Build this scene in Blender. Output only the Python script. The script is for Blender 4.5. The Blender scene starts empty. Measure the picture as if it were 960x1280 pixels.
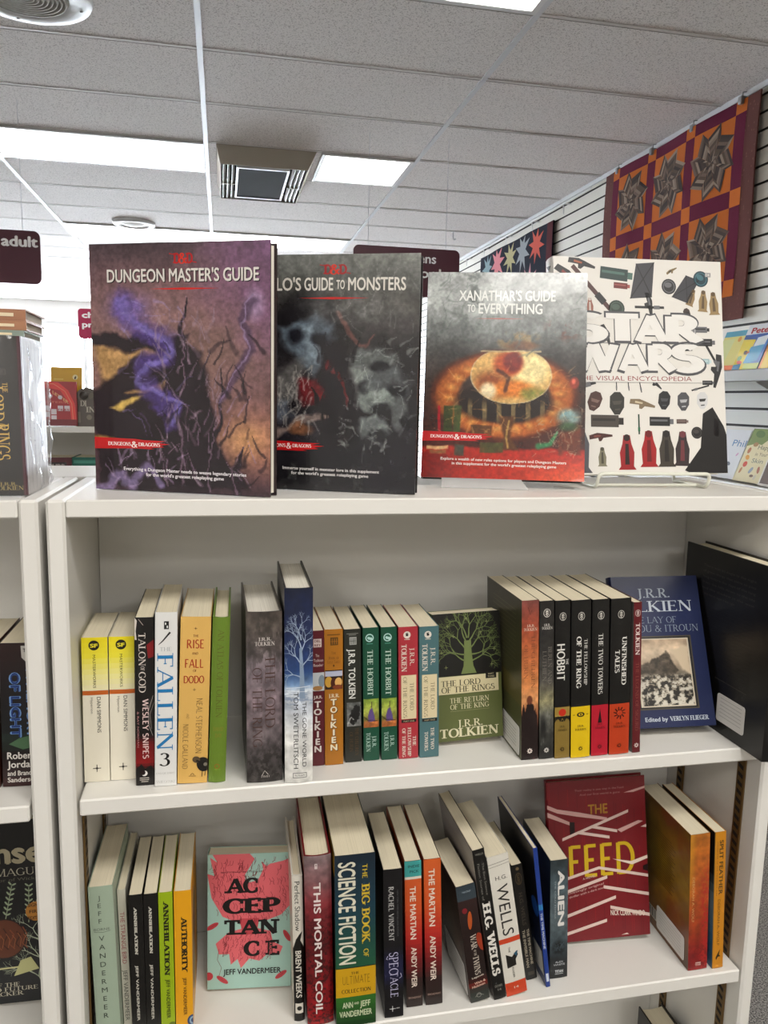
import bpy, math, random
import numpy as np
from mathutils import Matrix, Vector
random.seed(7)
S = bpy.context.scene
COL = S.collection
R = math.radians

# ------------------------------------------------------------------ camera, world, lamps, exposure
CZ = 1.63                                   # eye height above the shop floor (m)
cam_d = bpy.data.cameras.new('camera')
cam = bpy.data.objects.new('camera', cam_d); COL.objects.link(cam)
cx, cy, cz = ((0.97922287, -0.20175401, 0.02044248), (-0.00897455, -0.14382464, -0.98956249), (0.20258833, 0.96881876, -0.14264703))
cam.matrix_world = Matrix(((cx[0], -cy[0], -cz[0], 0), (cx[1], -cy[1], -cz[1], 0), (cx[2], -cy[2], -cz[2], CZ), (0, 0, 0, 1)))
cam_d.sensor_fit = 'VERTICAL'; cam_d.sensor_height = 36.0; cam_d.lens = 36.0 * 970 / 1280
cam_d.clip_start = 0.02
S.camera = cam
S.view_settings.view_transform = 'Standard'; S.view_settings.look = 'None'
S.view_settings.gamma = 1.0; S.view_settings.use_curve_mapping = False
S.view_settings.exposure = 0.0
W = bpy.data.worlds.new('daylight'); S.world = W; W.use_nodes = True
W.node_tree.nodes['Background'].inputs[0].default_value = (0.86, 0.93, 1.0, 1)
W.node_tree.nodes['Background'].inputs[1].default_value = 33.0
CEIL = CZ + 1.41
LAMP = 7.0                                  # radiance of the fluorescent diffusers
def area(name, x, y, sx, sy, power, col=(1, 0.965, 0.915)):
    d = bpy.data.lights.new(name, 'AREA'); d.shape = 'RECTANGLE'; d.size = sx; d.size_y = sy; d.energy = power; d.color = col
    o = bpy.data.objects.new(name, d); COL.objects.link(o); o.location = (x, y, CEIL - 0.02)
for i, (x, y) in enumerate(((0.53, -0.4), (-1.9, -1.6), (0.53, -2.8), (-1.9, -4.0))):
    area('ceiling_lamp_behind', x, y, 1.2, 0.58, 42)
area('ceiling_lamp_behind', 1.75, -1.6, 1.0, 0.58, 20)

# ------------------------------------------------------------------ materials
def srgb(h):
    h = h.lstrip('#'); c = [int(h[i:i+2], 16)/255 for i in (0, 2, 4)]
    return tuple(x/12.92 if x <= 0.04045 else ((x+0.055)/1.055)**2.4 for x in c)
def mat(name, col='#808080', rough=0.5, metal=0.0, spec=0.5, coat=0.0):
    m = bpy.data.materials.new(name); m.use_nodes = True
    b = m.node_tree.nodes['Principled BSDF']
    b.inputs['Base Color'].default_value = (*srgb(col), 1); b.inputs['Roughness'].default_value = rough
    b.inputs['Metallic'].default_value = metal; b.inputs['Specular IOR Level'].default_value = spec
    b.inputs['Coat Weight'].default_value = coat
    return m
def noise_mix(m, c1, c2, scale, detail=4.0, lo=0.35, hi=0.65, stretch=(1, 1, 1), bump=0.0):
    nt = m.node_tree; b = nt.nodes['Principled BSDF']
    tc = nt.nodes.new('ShaderNodeTexCoord'); mp = nt.nodes.new('ShaderNodeMapping'); mp.inputs['Scale'].default_value = stretch
    n = nt.nodes.new('ShaderNodeTexNoise'); n.inputs['Scale'].default_value = scale; n.inputs['Detail'].default_value = detail
    r = nt.nodes.new('ShaderNodeValToRGB'); r.color_ramp.elements[0].position = lo; r.color_ramp.elements[1].position = hi
    r.color_ramp.elements[0].color = (*srgb(c1), 1); r.color_ramp.elements[1].color = (*srgb(c2), 1)
    nt.links.new(tc.outputs['Object'], mp.inputs[0]); nt.links.new(mp.outputs[0], n.inputs[0]); nt.links.new(n.outputs[0], r.inputs[0])
    nt.links.new(r.outputs[0], b.inputs['Base Color'])
    if bump:
        bp = nt.nodes.new('ShaderNodeBump'); bp.inputs['Strength'].default_value = bump; bp.inputs['Distance'].default_value = 0.002
        nt.links.new(n.outputs[0], bp.inputs['Height']); nt.links.new(bp.outputs[0], b.inputs['Normal'])
    return m
def printed(name, rough, coat=0.0, bump=0.0, bscale=60, spec=0.5):       # printed surface: colours come from the mesh's own printed art
    m = mat(name, '#808080', rough, 0, spec, coat); nt = m.node_tree
    a = nt.nodes.new('ShaderNodeAttribute'); a.attribute_name = 'print'
    nt.links.new(a.outputs['Color'], nt.nodes['Principled BSDF'].inputs['Base Color'])
    if bump:
        tc = nt.nodes.new('ShaderNodeTexCoord')
        n = nt.nodes.new('ShaderNodeTexNoise'); n.inputs['Scale'].default_value = bscale; n.inputs['Detail'].default_value = 3
        bp = nt.nodes.new('ShaderNodeBump'); bp.inputs['Strength'].default_value = bump; bp.inputs['Distance'].default_value = 0.002
        nt.links.new(tc.outputs['Object'], n.inputs[0]); nt.links.new(n.outputs[0], bp.inputs['Height'])
        nt.links.new(bp.outputs[0], nt.nodes['Principled BSDF'].inputs['Normal'])
    return m
def emit(name, col, strength):
    m = bpy.data.materials.new(name); m.use_nodes = True; nt = m.node_tree; nt.nodes.clear()
    e = nt.nodes.new('ShaderNodeEmission'); e.inputs[0].default_value = (*col, 1); e.inputs[1].default_value = strength
    o = nt.nodes.new('ShaderNodeOutputMaterial'); nt.links.new(e.outputs[0], o.inputs[0])
    return m
def clear_sheet(name, gloss, tint=(1, 1, 1), rough=0.08, white=0.0):      # thin clear plastic or window glass
    m = bpy.data.materials.new(name); m.use_nodes = True; nt = m.node_tree; nt.nodes.clear()
    t = nt.nodes.new('ShaderNodeBsdfTransparent'); t.inputs[0].default_value = (*tint, 1)
    g = nt.nodes.new('ShaderNodeBsdfGlossy'); g.inputs['Roughness'].default_value = rough
    mx = nt.nodes.new('ShaderNodeMixShader'); mx.inputs[0].default_value = gloss
    nt.links.new(t.outputs[0], mx.inputs[1]); nt.links.new(g.outputs[0], mx.inputs[2])
    out = mx
    if white:
        d = nt.nodes.new('ShaderNodeBsdfDiffuse'); d.inputs[0].default_value = (0.85, 0.85, 0.85, 1)
        m2 = nt.nodes.new('ShaderNodeMixShader'); m2.inputs[0].default_value = white
        nt.links.new(mx.outputs[0], m2.inputs[1]); nt.links.new(d.outputs[0], m2.inputs[2]); out = m2
    o = nt.nodes.new('ShaderNodeOutputMaterial'); nt.links.new(out.outputs[0], o.inputs[0])
    return m
M = {}
M['laminate'] = mat('white_laminate', '#dad8d2', 0.38)
M['laminate_in'] = M['laminate']
M['standard'] = mat('shelf_standard_brass', '#6f5631', 0.45, 0.6)
M['slot'] = mat('slot_dark', '#17120c', 0.8)
M['page'] = noise_mix(mat('book_pages', '#d8ceb4', 0.9), '#cfc5ab', '#ded4ba', 1.0, 2, 0.3, 0.6, (1300, 6, 6), 0.06)
M['page_white'] = noise_mix(mat('book_pages_white', '#d8d4c8', 0.9), '#cdc8bb', '#e2ddd1', 1.0, 2, 0.3, 0.6, (1300, 6, 6), 0.06)
M['cover'] = printed('printed_cover', 0.34)
M['cover_matte'] = printed('printed_cover_matte', 0.55)
M['cover_gloss'] = printed('printed_cover_glossy', 0.26, 0.25, 0.12, 26)
M['fabric'] = printed('quilted_cotton', 0.95, 0, 0.5, 180, 0.1)
M['sign'] = printed('sign_plastic', 0.4)
M['ceiling'] = noise_mix(mat('ceiling_tile', '#d6d2cb', 0.95), '#aea6a3', '#e0dad7', 190, 3, 0.36, 0.47)
M['tbar'] = mat('ceiling_tbar', '#cfcfd2', 0.5)
M['wall'] = mat('white_wall_paint', '#dedcd8', 0.8)
M['slat'] = mat('slatwall_white', '#c9c4ba', 0.55)
M['carpet'] = noise_mix(mat('grey_carpet', '#555555', 1.0), '#3a3837', '#9a958f', 240, 3, 0.38, 0.62, (1, 1, 1), 0.6)
M['lamp'] = emit('lamp_diffuser', (1.0, 0.98, 0.95), LAMP)
M['metal_white'] = mat('white_enamel', '#d9d9d9', 0.45)
M['vent_dark'] = mat('vent_dark_panel', '#141416', 0.9, 0, 0.1)
M['vent'] = mat('vent_enamel', '#a49d90', 0.6)
M['wire'] = mat('white_coated_wire', '#d3d3c6', 0.3)
M['steel'] = mat('steel_wire', '#9a9a9a', 0.4, 0.8)
M['acrylic'] = clear_sheet('clear_acrylic', 0.12, (0.97, 0.97, 0.97), 0.1, 0.28)
M['shrink'] = clear_sheet('shrink_wrap', 0.16, (0.97, 0.97, 0.98), 0.14, 0.10)
M['shrink_thin'] = clear_sheet('shrink_wrap_flat', 0.07, (0.97, 0.97, 0.98), 0.1, 0.02)
M['glass'] = clear_sheet('window_glass', 0.05, (0.98, 0.99, 1), 0.02)
M['paper'] = printed('paper_label', 0.7)
M['shelf_grey'] = mat('display_shelf_grey', '#7d7a72', 0.5)

# ------------------------------------------------------------------ object helpers
def tag(o, label=None, cat=None, group=None, kind=None):
    if label: o['label'] = label
    if cat: o['category'] = cat
    if group: o['group'] = group
    if kind: o['kind'] = kind
    return o
def empty(name, loc=(0, 0, 0), label=None, cat=None, group=None, rz=0):
    o = bpy.data.objects.new(name, None); COL.objects.link(o); o.location = loc; o.rotation_euler = (0, 0, rz)
    o.empty_display_size = 0.05
    return tag(o, label, cat, group)
class MB:
    """collects boxes, bars, tubes and polygons for ONE mesh object"""
    def __init__(s): s.v = []; s.f = []; s.m = []; s.c = []; s.cur = 0; s.col = None; s.sm = []
    def poly(s, pts, smooth=False):
        n = len(s.v); s.v += [tuple(p) for p in pts]; s.f.append(tuple(range(n, n+len(pts)))); s.m.append(s.cur); s.c.append(s.col); s.sm.append(smooth)
    def mesh(s, vs, fs, smooth=False):
        n = len(s.v); s.v += [tuple(p) for p in vs]
        for f in fs: s.f.append(tuple(i+n for i in f)); s.m.append(s.cur); s.c.append(s.col); s.sm.append(smooth)
    def box(s, x0, y0, z0, x1, y1, z1, bev=0.0):
        if bev <= 0:
            vs = [(x, y, z) for x in (x0, x1) for y in (y0, y1) for z in (z0, z1)]
            s.mesh(vs, [(0, 1, 3, 2), (4, 6, 7, 5), (0, 4, 5, 1), (2, 3, 7, 6), (0, 2, 6, 4), (1, 5, 7, 3)]); return
        b = min(bev, (x1-x0)/2.01, (y1-y0)/2.01, (z1-z0)/2.01)
        c = ((x0+x1)/2, (y0+y1)/2, (z0+z1)/2); h = ((x1-x0)/2, (y1-y0)/2, (z1-z0)/2)
        vs = []; idx = {}
        for sx in (-1, 1):
            for sy in (-1, 1):
                for sz in (-1, 1):
                    for a in range(3):
                        d = [h[0]-b, h[1]-b, h[2]-b]; d[a] = h[a]
                        idx[(sx, sy, sz, a)] = len(vs); vs.append((c[0]+sx*d[0], c[1]+sy*d[1], c[2]+sz*d[2]))
        fs = []
        I = lambda sg, a: idx[(sg[0], sg[1], sg[2], a)]
        for a in range(3):
            o1, o2 = (a+1) % 3, (a+2) % 3
            for sa in (-1, 1):
                q = []
                for s1, s2 in ((-1, -1), (1, -1), (1, 1), (-1, 1)):
                    sg = [0, 0, 0]; sg[a] = sa; sg[o1] = s1; sg[o2] = s2; q.append(I(sg, a))
                fs.append(tuple(q if sa > 0 else q[::-1]))
            for s1 in (-1, 1):
                for s2 in (-1, 1):
                    sg = [0, 0, 0]; sg[o1] = s1; sg[o2] = s2
                    lo, hi = list(sg), list(sg); lo[a] = -1; hi[a] = 1
                    fs.append((I(lo, o1), I(hi, o1), I(hi, o2), I(lo, o2)))
        for sx in (-1, 1):
            for sy in (-1, 1):
                for sz in (-1, 1): fs.append(tuple(I((sx, sy, sz), a) for a in range(3)))
        s.mesh(vs, fs)
    def tube(s, pts, r, n=10, closed=False):
        P = [Vector(p) for p in pts]; N = len(P); rings = []; prev = None
        for i in range(N):
            a = P[i-1] if (i > 0 or closed) else P[i]; b = P[(i+1) % N] if (i < N-1 or closed) else P[i]
            d = (b-a).normalized()
            if prev is None: u = d.orthogonal().normalized()
            else:
                u = prev - d*prev.dot(d)
                u = u.normalized() if u.length > 1e-6 else d.orthogonal().normalized()
            prev = u; w = d.cross(u)
            rings.append([P[i] + (u*math.cos(2*math.pi*k/n) + w*math.sin(2*math.pi*k/n))*r for k in range(n)])
        vs = [v for ring in rings for v in ring]; fs = []
        for i in range(N if closed else N-1):
            for k in range(n):
                j = (i+1) % N; fs.append((i*n+k, i*n+(k+1) % n, j*n+(k+1) % n, j*n+k))
        s.mesh(vs, fs, True)
        if not closed: s.mesh(rings[0], [tuple(range(n))[::-1]]); s.mesh(rings[-1], [tuple(range(n))])
    def lathe(s, prof, c, n=40):                                   # profile (r, z) round a vertical axis through c
        vs = [(c[0]+r*math.cos(2*math.pi*k/n), c[1]+r*math.sin(2*math.pi*k/n), c[2]+z) for r, z in prof for k in range(n)]
        s.mesh(vs, [(i*n+k, i*n+(k+1) % n, (i+1)*n+(k+1) % n, (i+1)*n+k) for i in range(len(prof)-1) for k in range(n)], True)
    def build(s, name, mats, parent=None, **tags):
        me = bpy.data.meshes.new(name); me.from_pydata(s.v, [], s.f)
        mats = mats if isinstance(mats, (list, tuple)) else [mats]
        for m in mats: me.materials.append(m)
        me.polygons.foreach_set('material_index', s.m); me.polygons.foreach_set('use_smooth', s.sm)
        if any(c is not None for c in s.c):
            ca = me.color_attributes.new('print', 'FLOAT_COLOR', 'CORNER')
            ln = np.array([len(f) for f in s.f]); cols = np.array([(*(c if c is not None else (0.8, 0.8, 0.8)), 1.0) for c in s.c], dtype=np.float32)
            ca.data.foreach_set('color', np.repeat(cols, ln, axis=0).ravel())
        me.update()
        o = bpy.data.objects.new(name, me); COL.objects.link(o)
        if parent is not None: o.parent = parent
        return tag(o, **tags)
def copy_tree(o, parent=None):
    c = o.copy(); COL.objects.link(c)
    if parent is not None: c.parent = parent
    for ch in list(o.children): copy_tree(ch, c)
    return c

# ------------------------------------------------------------------ lettering
_gc = {}
def sans(text, bold=0.0):
    """filled outline letters: (verts, faces, width), cap height 1"""
    k = (text, bold)
    if k in _gc: return _gc[k]
    cu = bpy.data.curves.new('letters', 'FONT'); cu.body = text; cu.size = 1.0; cu.fill_mode = 'FRONT'; cu.resolution_u = 3
    ob = bpy.data.objects.new('letters', cu)
    me = bpy.data.meshes.new_from_object(ob)
    v = np.array([(p.co.x, p.co.y) for p in me.vertices]).reshape(-1, 2); f = [tuple(p.vertices) for p in me.polygons]
    bpy.data.objects.remove(ob); bpy.data.curves.remove(cu); bpy.data.meshes.remove(me)
    if len(v):
        v[:, 0] -= v[:, 0].min(); v /= 0.729
        if bold:                                                   # heavier weight: the same letters overlaid with small shifts
            sh = [(0, 0), (bold, 0), (-bold, 0), (0, bold*.8), (0, -bold*.8)]; n = len(v)
            f = [tuple(i+n*k for i in q) for k in range(5) for q in f]; v = np.concatenate([v+np.array(d) for d in sh]); v[:, 0] -= v[:, 0].min()
        w = v[:, 0].max()
    else: w = 0.5
    nf = len(f)//5 if bold else 0
    _gc[k] = (v, f, w, [i//nf if nf else 0 for i in range(len(f))]); return _gc[k]
def arc(cx, cy, rx, ry, a0, a1, n=14):
    return [(cx+rx*math.cos(R(a0+(a1-a0)*i/n)), cy+ry*math.sin(R(a0+(a1-a0)*i/n))) for i in range(n+1)]
# stroke letters with serifs: weight T thick, t thin, c curved (thick where it runs upright); ends: s foot serif, v arm serif
GL = {
 'A': (.86, [('t', [(.06, 0), (.43, 1)], 's '), ('T', [(.43, 1), (.80, 0)], ' s'), ('t', [(.2, .35), (.66, .35)], '')]),
 'B': (.68, [('T', [(.14, 0), (.14, 1)], 'ss'), ('c', [(.14, .97)]+arc(.34, .75, .2, .22, 90, -90)+[(.14, .53)], ''), ('c', [(.14, .53)]+arc(.36, .28, .24, .25, 90, -90)+[(.14, .03)], '')]),
 'C': (.76, [('c', arc(.44, .5, .36, .48, 48, 312, 22), 'vv')]),
 'D': (.84, [('T', [(.14, 0), (.14, 1)], 'ss'), ('c', [(.14, .97)]+arc(.38, .5, .38, .47, 90, -90, 18)+[(.14, .03)], '')]),
 'E': (.66, [('T', [(.14, 0), (.14, 1)], 'ss'), ('t', [(.14, .97), (.56, .97)], ' v'), ('t', [(.14, .52), (.46, .52)], ' v'), ('t', [(.14, .03), (.58, .03)], ' v')]),
 'F': (.62, [('T', [(.14, 0), (.14, 1)], 'ss'), ('t', [(.14, .97), (.56, .97)], ' v'), ('t', [(.14, .50), (.44, .50)], ' v')]),
 'G': (.84, [('c', arc(.44, .5, .36, .48, 48, 330, 22), 'v '), ('T', [(.72, .08), (.72, .42)], ' s')]),
 'H': (.88, [('T', [(.15, 0), (.15, 1)], 'ss'), ('T', [(.73, 0), (.73, 1)], 'ss'), ('t', [(.15, .52), (.73, .52)], '')]),
 'I': (.34, [('T', [(.17, 0), (.17, 1)], 'ss')]),
 'J': (.42, [('T', [(.24, 1), (.24, .05)], 's '), ('c', arc(.1, .06, .14, .22, 0, -110, 8), '')]),
 'K': (.82, [('T', [(.14, 0), (.14, 1)], 'ss'), ('t', [(.16, .42), (.66, 1)], ' s'), ('T', [(.30, .56), (.72, 0)], ' s')]),
 'L': (.64, [('T', [(.14, 0), (.14, 1)], 'ss'), ('t', [(.14, .03), (.58, .03)], ' v')]),
 'M': (1.02, [('t', [(.13, 0), (.15, 1)], 's '), ('T', [(.15, 1), (.50, .06)], 's '), ('t', [(.50, .06), (.85, 1)], ' s'), ('T', [(.87, 1), (.87, 0)], ' s')]),
 'N': (.88, [('t', [(.14, 0), (.14, 1)], 'ss'), ('T', [(.14, 1), (.74, 0)], ''), ('t', [(.74, 0), (.74, 1)], ' s')]),
 'O': (.86, [('c', arc(.43, .5, .36, .48, 0, 360, 30), '')]),
 'P': (.64, [('T', [(.14, 0), (.14, 1)], 'ss'), ('c', [(.14, .97)]+arc(.33, .72, .23, .25, 90, -90)+[(.14, .47)], '')]),
 'Q': (.86, [('c', arc(.43, .5, .36, .48, 0, 360, 30), ''), ('T', [(.45, .18), (.82, -.16)], '')]),
 'R': (.78, [('T', [(.14, 0), (.14, 1)], 'ss'), ('c', [(.14, .97)]+arc(.33, .74, .22, .23, 90, -90)+[(.14, .51)], ''), ('T', [(.34, .5), (.70, 0)], ' s')]),
 'S': (.60, [('c', arc(.30, .75, .2, .23, 40, 270, 14)[:-1]+arc(.30, .27, .22, .25, 90, -140, 14), 'vv')]),
 'T': (.74, [('T', [(.37, 0), (.37, 1)], 's '), ('t', [(.06, .97), (.68, .97)], 'vv')]),
 'U': (.86, [('T', [(.16, 1), (.16, .3)], 's '), ('c', arc(.44, .32, .28, .3, 180, 360, 16), ''), ('t', [(.72, .3), (.72, 1)], ' s')]),
 'V': (.84, [('T', [(.08, 1), (.43, 0)], 's '), ('t', [(.43, 0), (.76, 1)], ' s')]),
 'W': (1.2, [('T', [(.08, 1), (.36, 0)], 's '), ('t', [(.36, 0), (.62, 1)], ''), ('T', [(.62, 1), (.88, 0)], ''), ('t', [(.88, 0), (1.12, 1)], ' s')]),
 'X': (.84, [('T', [(.1, 1), (.74, 0)], 'ss'), ('t', [(.08, 0), (.74, 1)], 'ss')]),
 'Y': (.80, [('T', [(.06, 1), (.40, .48)], 's '), ('t', [(.74, 1), (.40, .48)], 's '), ('T', [(.40, .5), (.40, 0)], ' s')]),
 'Z': (.72, [('t', [(.08, .97), (.62, .97)], 'v '), ('T', [(.62, .97), (.08, .03)], ''), ('t', [(.08, .03), (.64, .03)], ' v')]),
 '3': (.62, [('c', arc(.29, .76, .19, .21, 150, -90, 14)[:-1]+arc(.29, .27, .24, .28, 90, -150, 14), '')]),
 '&': (.9, [('c', [(.82, .0), (.30, .62)]+arc(.36, .80, .15, .17, 220, -40, 10)+[(.22, .48)]+arc(.34, .26, .26, .26, 130, 300, 12)+[(.78, .52)], ' s')]),
 '.': (.26, [('T', [(.12, 0), (.12, .13)], '')]), "'": (.22, [('T', [(.11, .72), (.13, 1)], '')]), '-': (.4, [('t', [(.06, .42), (.34, .42)], '')]),
 ' ': (.36, []), ',': (.26, [('T', [(.12, .1), (.08, -.12)], '')]),
}
def serif(text, thick=.15, thin=.055, slab=.05, sl=.1):
    """capital letters drawn stroke by stroke with serifs; lower case letters come out as small capitals"""
    k = (text, thick, thin, slab, sl)
    if k in _gc: return _gc[k]
    V = []; F = []; SUB = []; x0 = 0.0; st = 0
    def quad(a, b, c, d):
        n = len(V); V.extend((a, b, c, d)); F.append((n, n+1, n+2, n+3)); SUB.append(st)
    for ch in text:
        g = GL.get(ch.upper()) or GL['-']; sc = 0.76 if ch.islower() else 1.0; st = 0
        for kind, pts, ends in g[1]:
            P = [(x0+px*sc, py*sc) for px, py in pts]; N = len(P); L = []; Rr = []
            cl = N > 4 and abs(P[0][0]-P[-1][0])+abs(P[0][1]-P[-1][1]) < 1e-6
            for i in range(N):
                if cl: a, b = P[(i-1) % (N-1)], P[(i+1) % (N-1)] if i < N-1 else P[1]
                else: a, b = P[max(i-1, 0)], P[min(i+1, N-1)]
                dx, dy = b[0]-a[0], b[1]-a[1]; d = math.hypot(dx, dy) or 1e-6; dx /= d; dy /= d
                w = thick if kind == 'T' else thin if kind == 't' else thin+(thick-thin)*dy*dy
                w *= 0.5*(0.5+0.5*sc)
                L.append((P[i][0]-dy*w, P[i][1]+dx*w)); Rr.append((P[i][0]+dy*w, P[i][1]-dx*w))
            st += 1
            for i in range(N-1): quad(L[i], L[i+1], Rr[i+1], Rr[i])
            for e, i in zip(ends.ljust(2), (0, N-1)):
                px, py = P[i]; w = (thick if kind == 'T' else thin)/2; st += 1
                if e == 's' and sl > 0:
                    up = py > 0.4*sc
                    y0, y1 = (py-slab, py) if up else (py, py+slab)
                    quad((px-w-sl*sc, y0), (px+w+sl*sc, y0), (px+w+sl*sc, y1), (px-w-sl*sc, y1))
                if e == 'v' and sl > 0:
                    s_ = slab*.9; hh = sl*1.3*sc
                    lo, hi = (py-hh*1.2, py+thin*.5) if py > .6*sc else (py-thin*.5, py+hh*1.2) if py < .3*sc else (py-hh*.7, py+hh*.7)
                    quad((px-s_/2, lo), (px+s_/2, lo), (px+s_/2, hi), (px-s_/2, hi))
        x0 += g[0]*sc + .03
    v = np.array(V).reshape(-1, 2)
    if len(v): v[:, 0] -= v[:, 0].min()
    _gc[k] = (v, F, v[:, 0].max() if len(v) else .5, SUB); return _gc[k]
def letters(text, font):
    if font == 'S': return serif(text)
    if font == 'SL': return serif(text, .10, .045, .04, .09)         # light serif
    if font == 'SB': return serif(text, .20, .09, .07, .12)          # bold serif
    if font == 'SLAB': return serif(text, .26, .15, .14, .13)        # heavy slab
    if font == 'F': return serif(text, .17, .11, .05, .0)            # flared display capitals without serifs
    if font == 'FT': return serif(text, .07, .06, .05, .0)           # thin drawn capitals
    if font == 'B': return sans(text, .03)
    if font == 'BB': return sans(text, .055)
    return sans(text, 0.0)

def ink(c): return tuple(float(x)**1.25 for x in c)                 # printed ink reads a little deeper than the swatch it was picked as
# ------------------------------------------------------------------ printed faces (u to the right, v down, both 0..1)
class Face:
    def __init__(s, w, h): s.w = w; s.h = h; s.items = []; s.lay = 1; s.hold = 0
    def add(s, pts, faces, col, lay=None, sub=None):                         # pts in metres from the top left corner, v down
        s.items.append((np.asarray(pts, float), faces, col if isinstance(col, (tuple, np.ndarray)) else srgb(col), s.lay if lay is None else lay, sub))
    def run(s, ops):
        for op in ops:
            k = op[0]
            if k == 'lay': s.hold = op[1]; s.lay = op[1] or s.lay; continue
            if not s.hold: s.lay += 1
            if k == 'r':
                _, u0, v0, u1, v1, c = op; n = 8
                us = np.linspace(u0, u1, n+1)*s.w
                s.add([(u, v) for u in us for v in (v0*s.h, v1*s.h)], [(2*i, 2*i+2, 2*i+3, 2*i+1) for i in range(n)], c)
            elif k == 'p': s.add([(u*s.w, v*s.h) for u, v in op[1]], [tuple(range(len(op[1])))], op[2])
            elif k == 'c':                                         # disc: u, v, radius mm, colour
                _, u, v, r, c = op; r *= .001
                s.add([(u*s.w+r*math.cos(2*math.pi*i/20), v*s.h+r*math.sin(2*math.pi*i/20)) for i in range(20)], [tuple(range(20))], c)
            elif k == 'e':                                         # ellipse: u, v, ru mm, rv mm, colour, turn
                _, u, v, a, b, c = op[:6]; t = R(op[6]) if len(op) > 6 else 0
                P = []
                for i in range(22):
                    x, y = a*.001*math.cos(2*math.pi*i/22), b*.001*math.sin(2*math.pi*i/22)
                    P.append((u*s.w+x*math.cos(t)-y*math.sin(t), v*s.h+x*math.sin(t)+y*math.cos(t)))
                s.add(P, [tuple(range(22))], c)
            elif k == 'o':                                         # ring: u, v, radius mm, line mm, colour, squash
                _, u, v, r, w, c = op[:6]; q = op[6] if len(op) > 6 else 1
                P = [(u*s.w+(r+d*w/2)*.001*math.cos(2*math.pi*i/28)*q, v*s.h+(r+d*w/2)*.001*math.sin(2*math.pi*i/28)) for i in range(28) for d in (-1, 1)]
                s.add(P, [(2*i, 2*i+1, (2*i+3) % 56, (2*i+2) % 56) for i in range(28)], c)
            elif k == 'l':                                         # line: points, width mm (or start and end width), colour
                _, pts, w, c = op; w0, w1 = w if isinstance(w, tuple) else (w, w)
                P = [(u*s.w, v*s.h) for u, v in pts]; N = len(P); Q = []
                for i in range(N):
                    a, b = P[max(i-1, 0)], P[min(i+1, N-1)]; dx, dy = b[0]-a[0], b[1]-a[1]; d = math.hypot(dx, dy) or 1e-9
                    ww = (w0+(w1-w0)*i/max(N-1, 1))*.0005; Q += [(P[i][0]-dy/d*ww, P[i][1]+dx/d*ww), (P[i][0]+dy/d*ww, P[i][1]-dx/d*ww)]
                s.add(Q, [(2*i, 2*i+1, 2*i+3, 2*i+2) for i in range(N-1)], c)
            elif k == 'g':                                         # printed colour blend from top to bottom
                _, u0, v0, u1, v1, stops, n = op
                for i in range(n):
                    t = (i+.5)/n
                    for (p0, c0), (p1, c1) in zip(stops, stops[1:]):
                        if p0 <= t <= p1: break
                    q = (t-p0)/max(p1-p0, 1e-6); c = tuple(a+(b-a)*q for a, b in zip(srgb(c0), srgb(c1)))
                    us = np.linspace(u0, u1, 9)*s.w; va, vb = (v0+(v1-v0)*i/n)*s.h, (v0+(v1-v0)*(i+1)/n)*s.h
                    s.add([(u, v) for u in us for v in (va, vb)], [(2*j, 2*j+2, 2*j+3, 2*j+1) for j in range(8)], c)
            elif k == 'tv':                                        # lettering that reads downwards: text, v0, v1, centre u, cap (of width), colour, font
                _, t, v0, v1, uc, cap, c, f = op; gv, gf, gw, gs = letters(t, f); ch = cap*s.w
                s.add(np.stack([uc*s.w-ch/2+gv[:, 1]*ch, v0*s.h+gv[:, 0]/gw*(v1-v0)*s.h], 1), gf, c, sub=gs)
            elif k == 'th':                                        # upright lettering: text, u0, u1, centre v, cap (of height), colour, font, slope
                _, t, u0, u1, vc, cap, c, f = op[:8]; sl = op[8] if len(op) > 8 else 0; gv, gf, gw, gs = letters(t, f); ch = cap*s.h
                x = gv[:, 0]/gw*(u1-u0)*s.w
                s.add(np.stack([u0*s.w+x, vc*s.h+ch/2-gv[:, 1]*ch-x*sl], 1), gf, c, sub=gs)
            elif k == 'vs':                                        # letters stacked upright: text, v0, v1, centre u, width (of width), fill, colour, font
                _, t, v0, v1, uc, wd, fill, c, f = op; n = len(t); st = (v1-v0)*s.h/n
                for i, chh in enumerate(t):
                    if chh == ' ': continue
                    gv, gf, gw, gs = letters(chh, f); ch = st*fill; ww = min(wd*s.w, max(gw, .3)*ch*1.1) if chh != 'I' else ch*.3
                    s.add(np.stack([uc*s.w-ww/2+gv[:, 0]/gw*ww, v0*s.h+st*(i+.5)+ch/2-gv[:, 1]*ch], 1), gf, c, sub=gs)
            elif k == 'ras':                                       # painted art: function of u, v over a fine grid
                _, fn, nx, ny = op; u = (np.arange(nx)+.5)/nx; v = (np.arange(ny)+.5)/ny
                U, V = np.meshgrid(u, v); C = np.clip(fn(U, V), 0, 1)
                C = np.where(C <= .04045, C/12.92, ((C+.055)/1.055)**2.4)
                s.items.append(('grid', nx, ny, C.reshape(-1, 3), s.lay, 0, 0, s.w, s.h))
            elif k == 'ras8':                                      # painted art inside a rectangle of the face
                _, fn, u0, v0, u1, v1, nx, ny = op; U, V = np.meshgrid((np.arange(nx)+.5)/nx, (np.arange(ny)+.5)/ny); C = np.clip(fn(U, V), 0, 1)
                C = np.where(C <= .04045, C/12.92, ((C+.055)/1.055)**2.4)
                s.items.append(('grid', nx, ny, C.reshape(-1, 3), s.lay, u0*s.w, v0*s.h, u1*s.w, v1*s.h))
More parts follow.
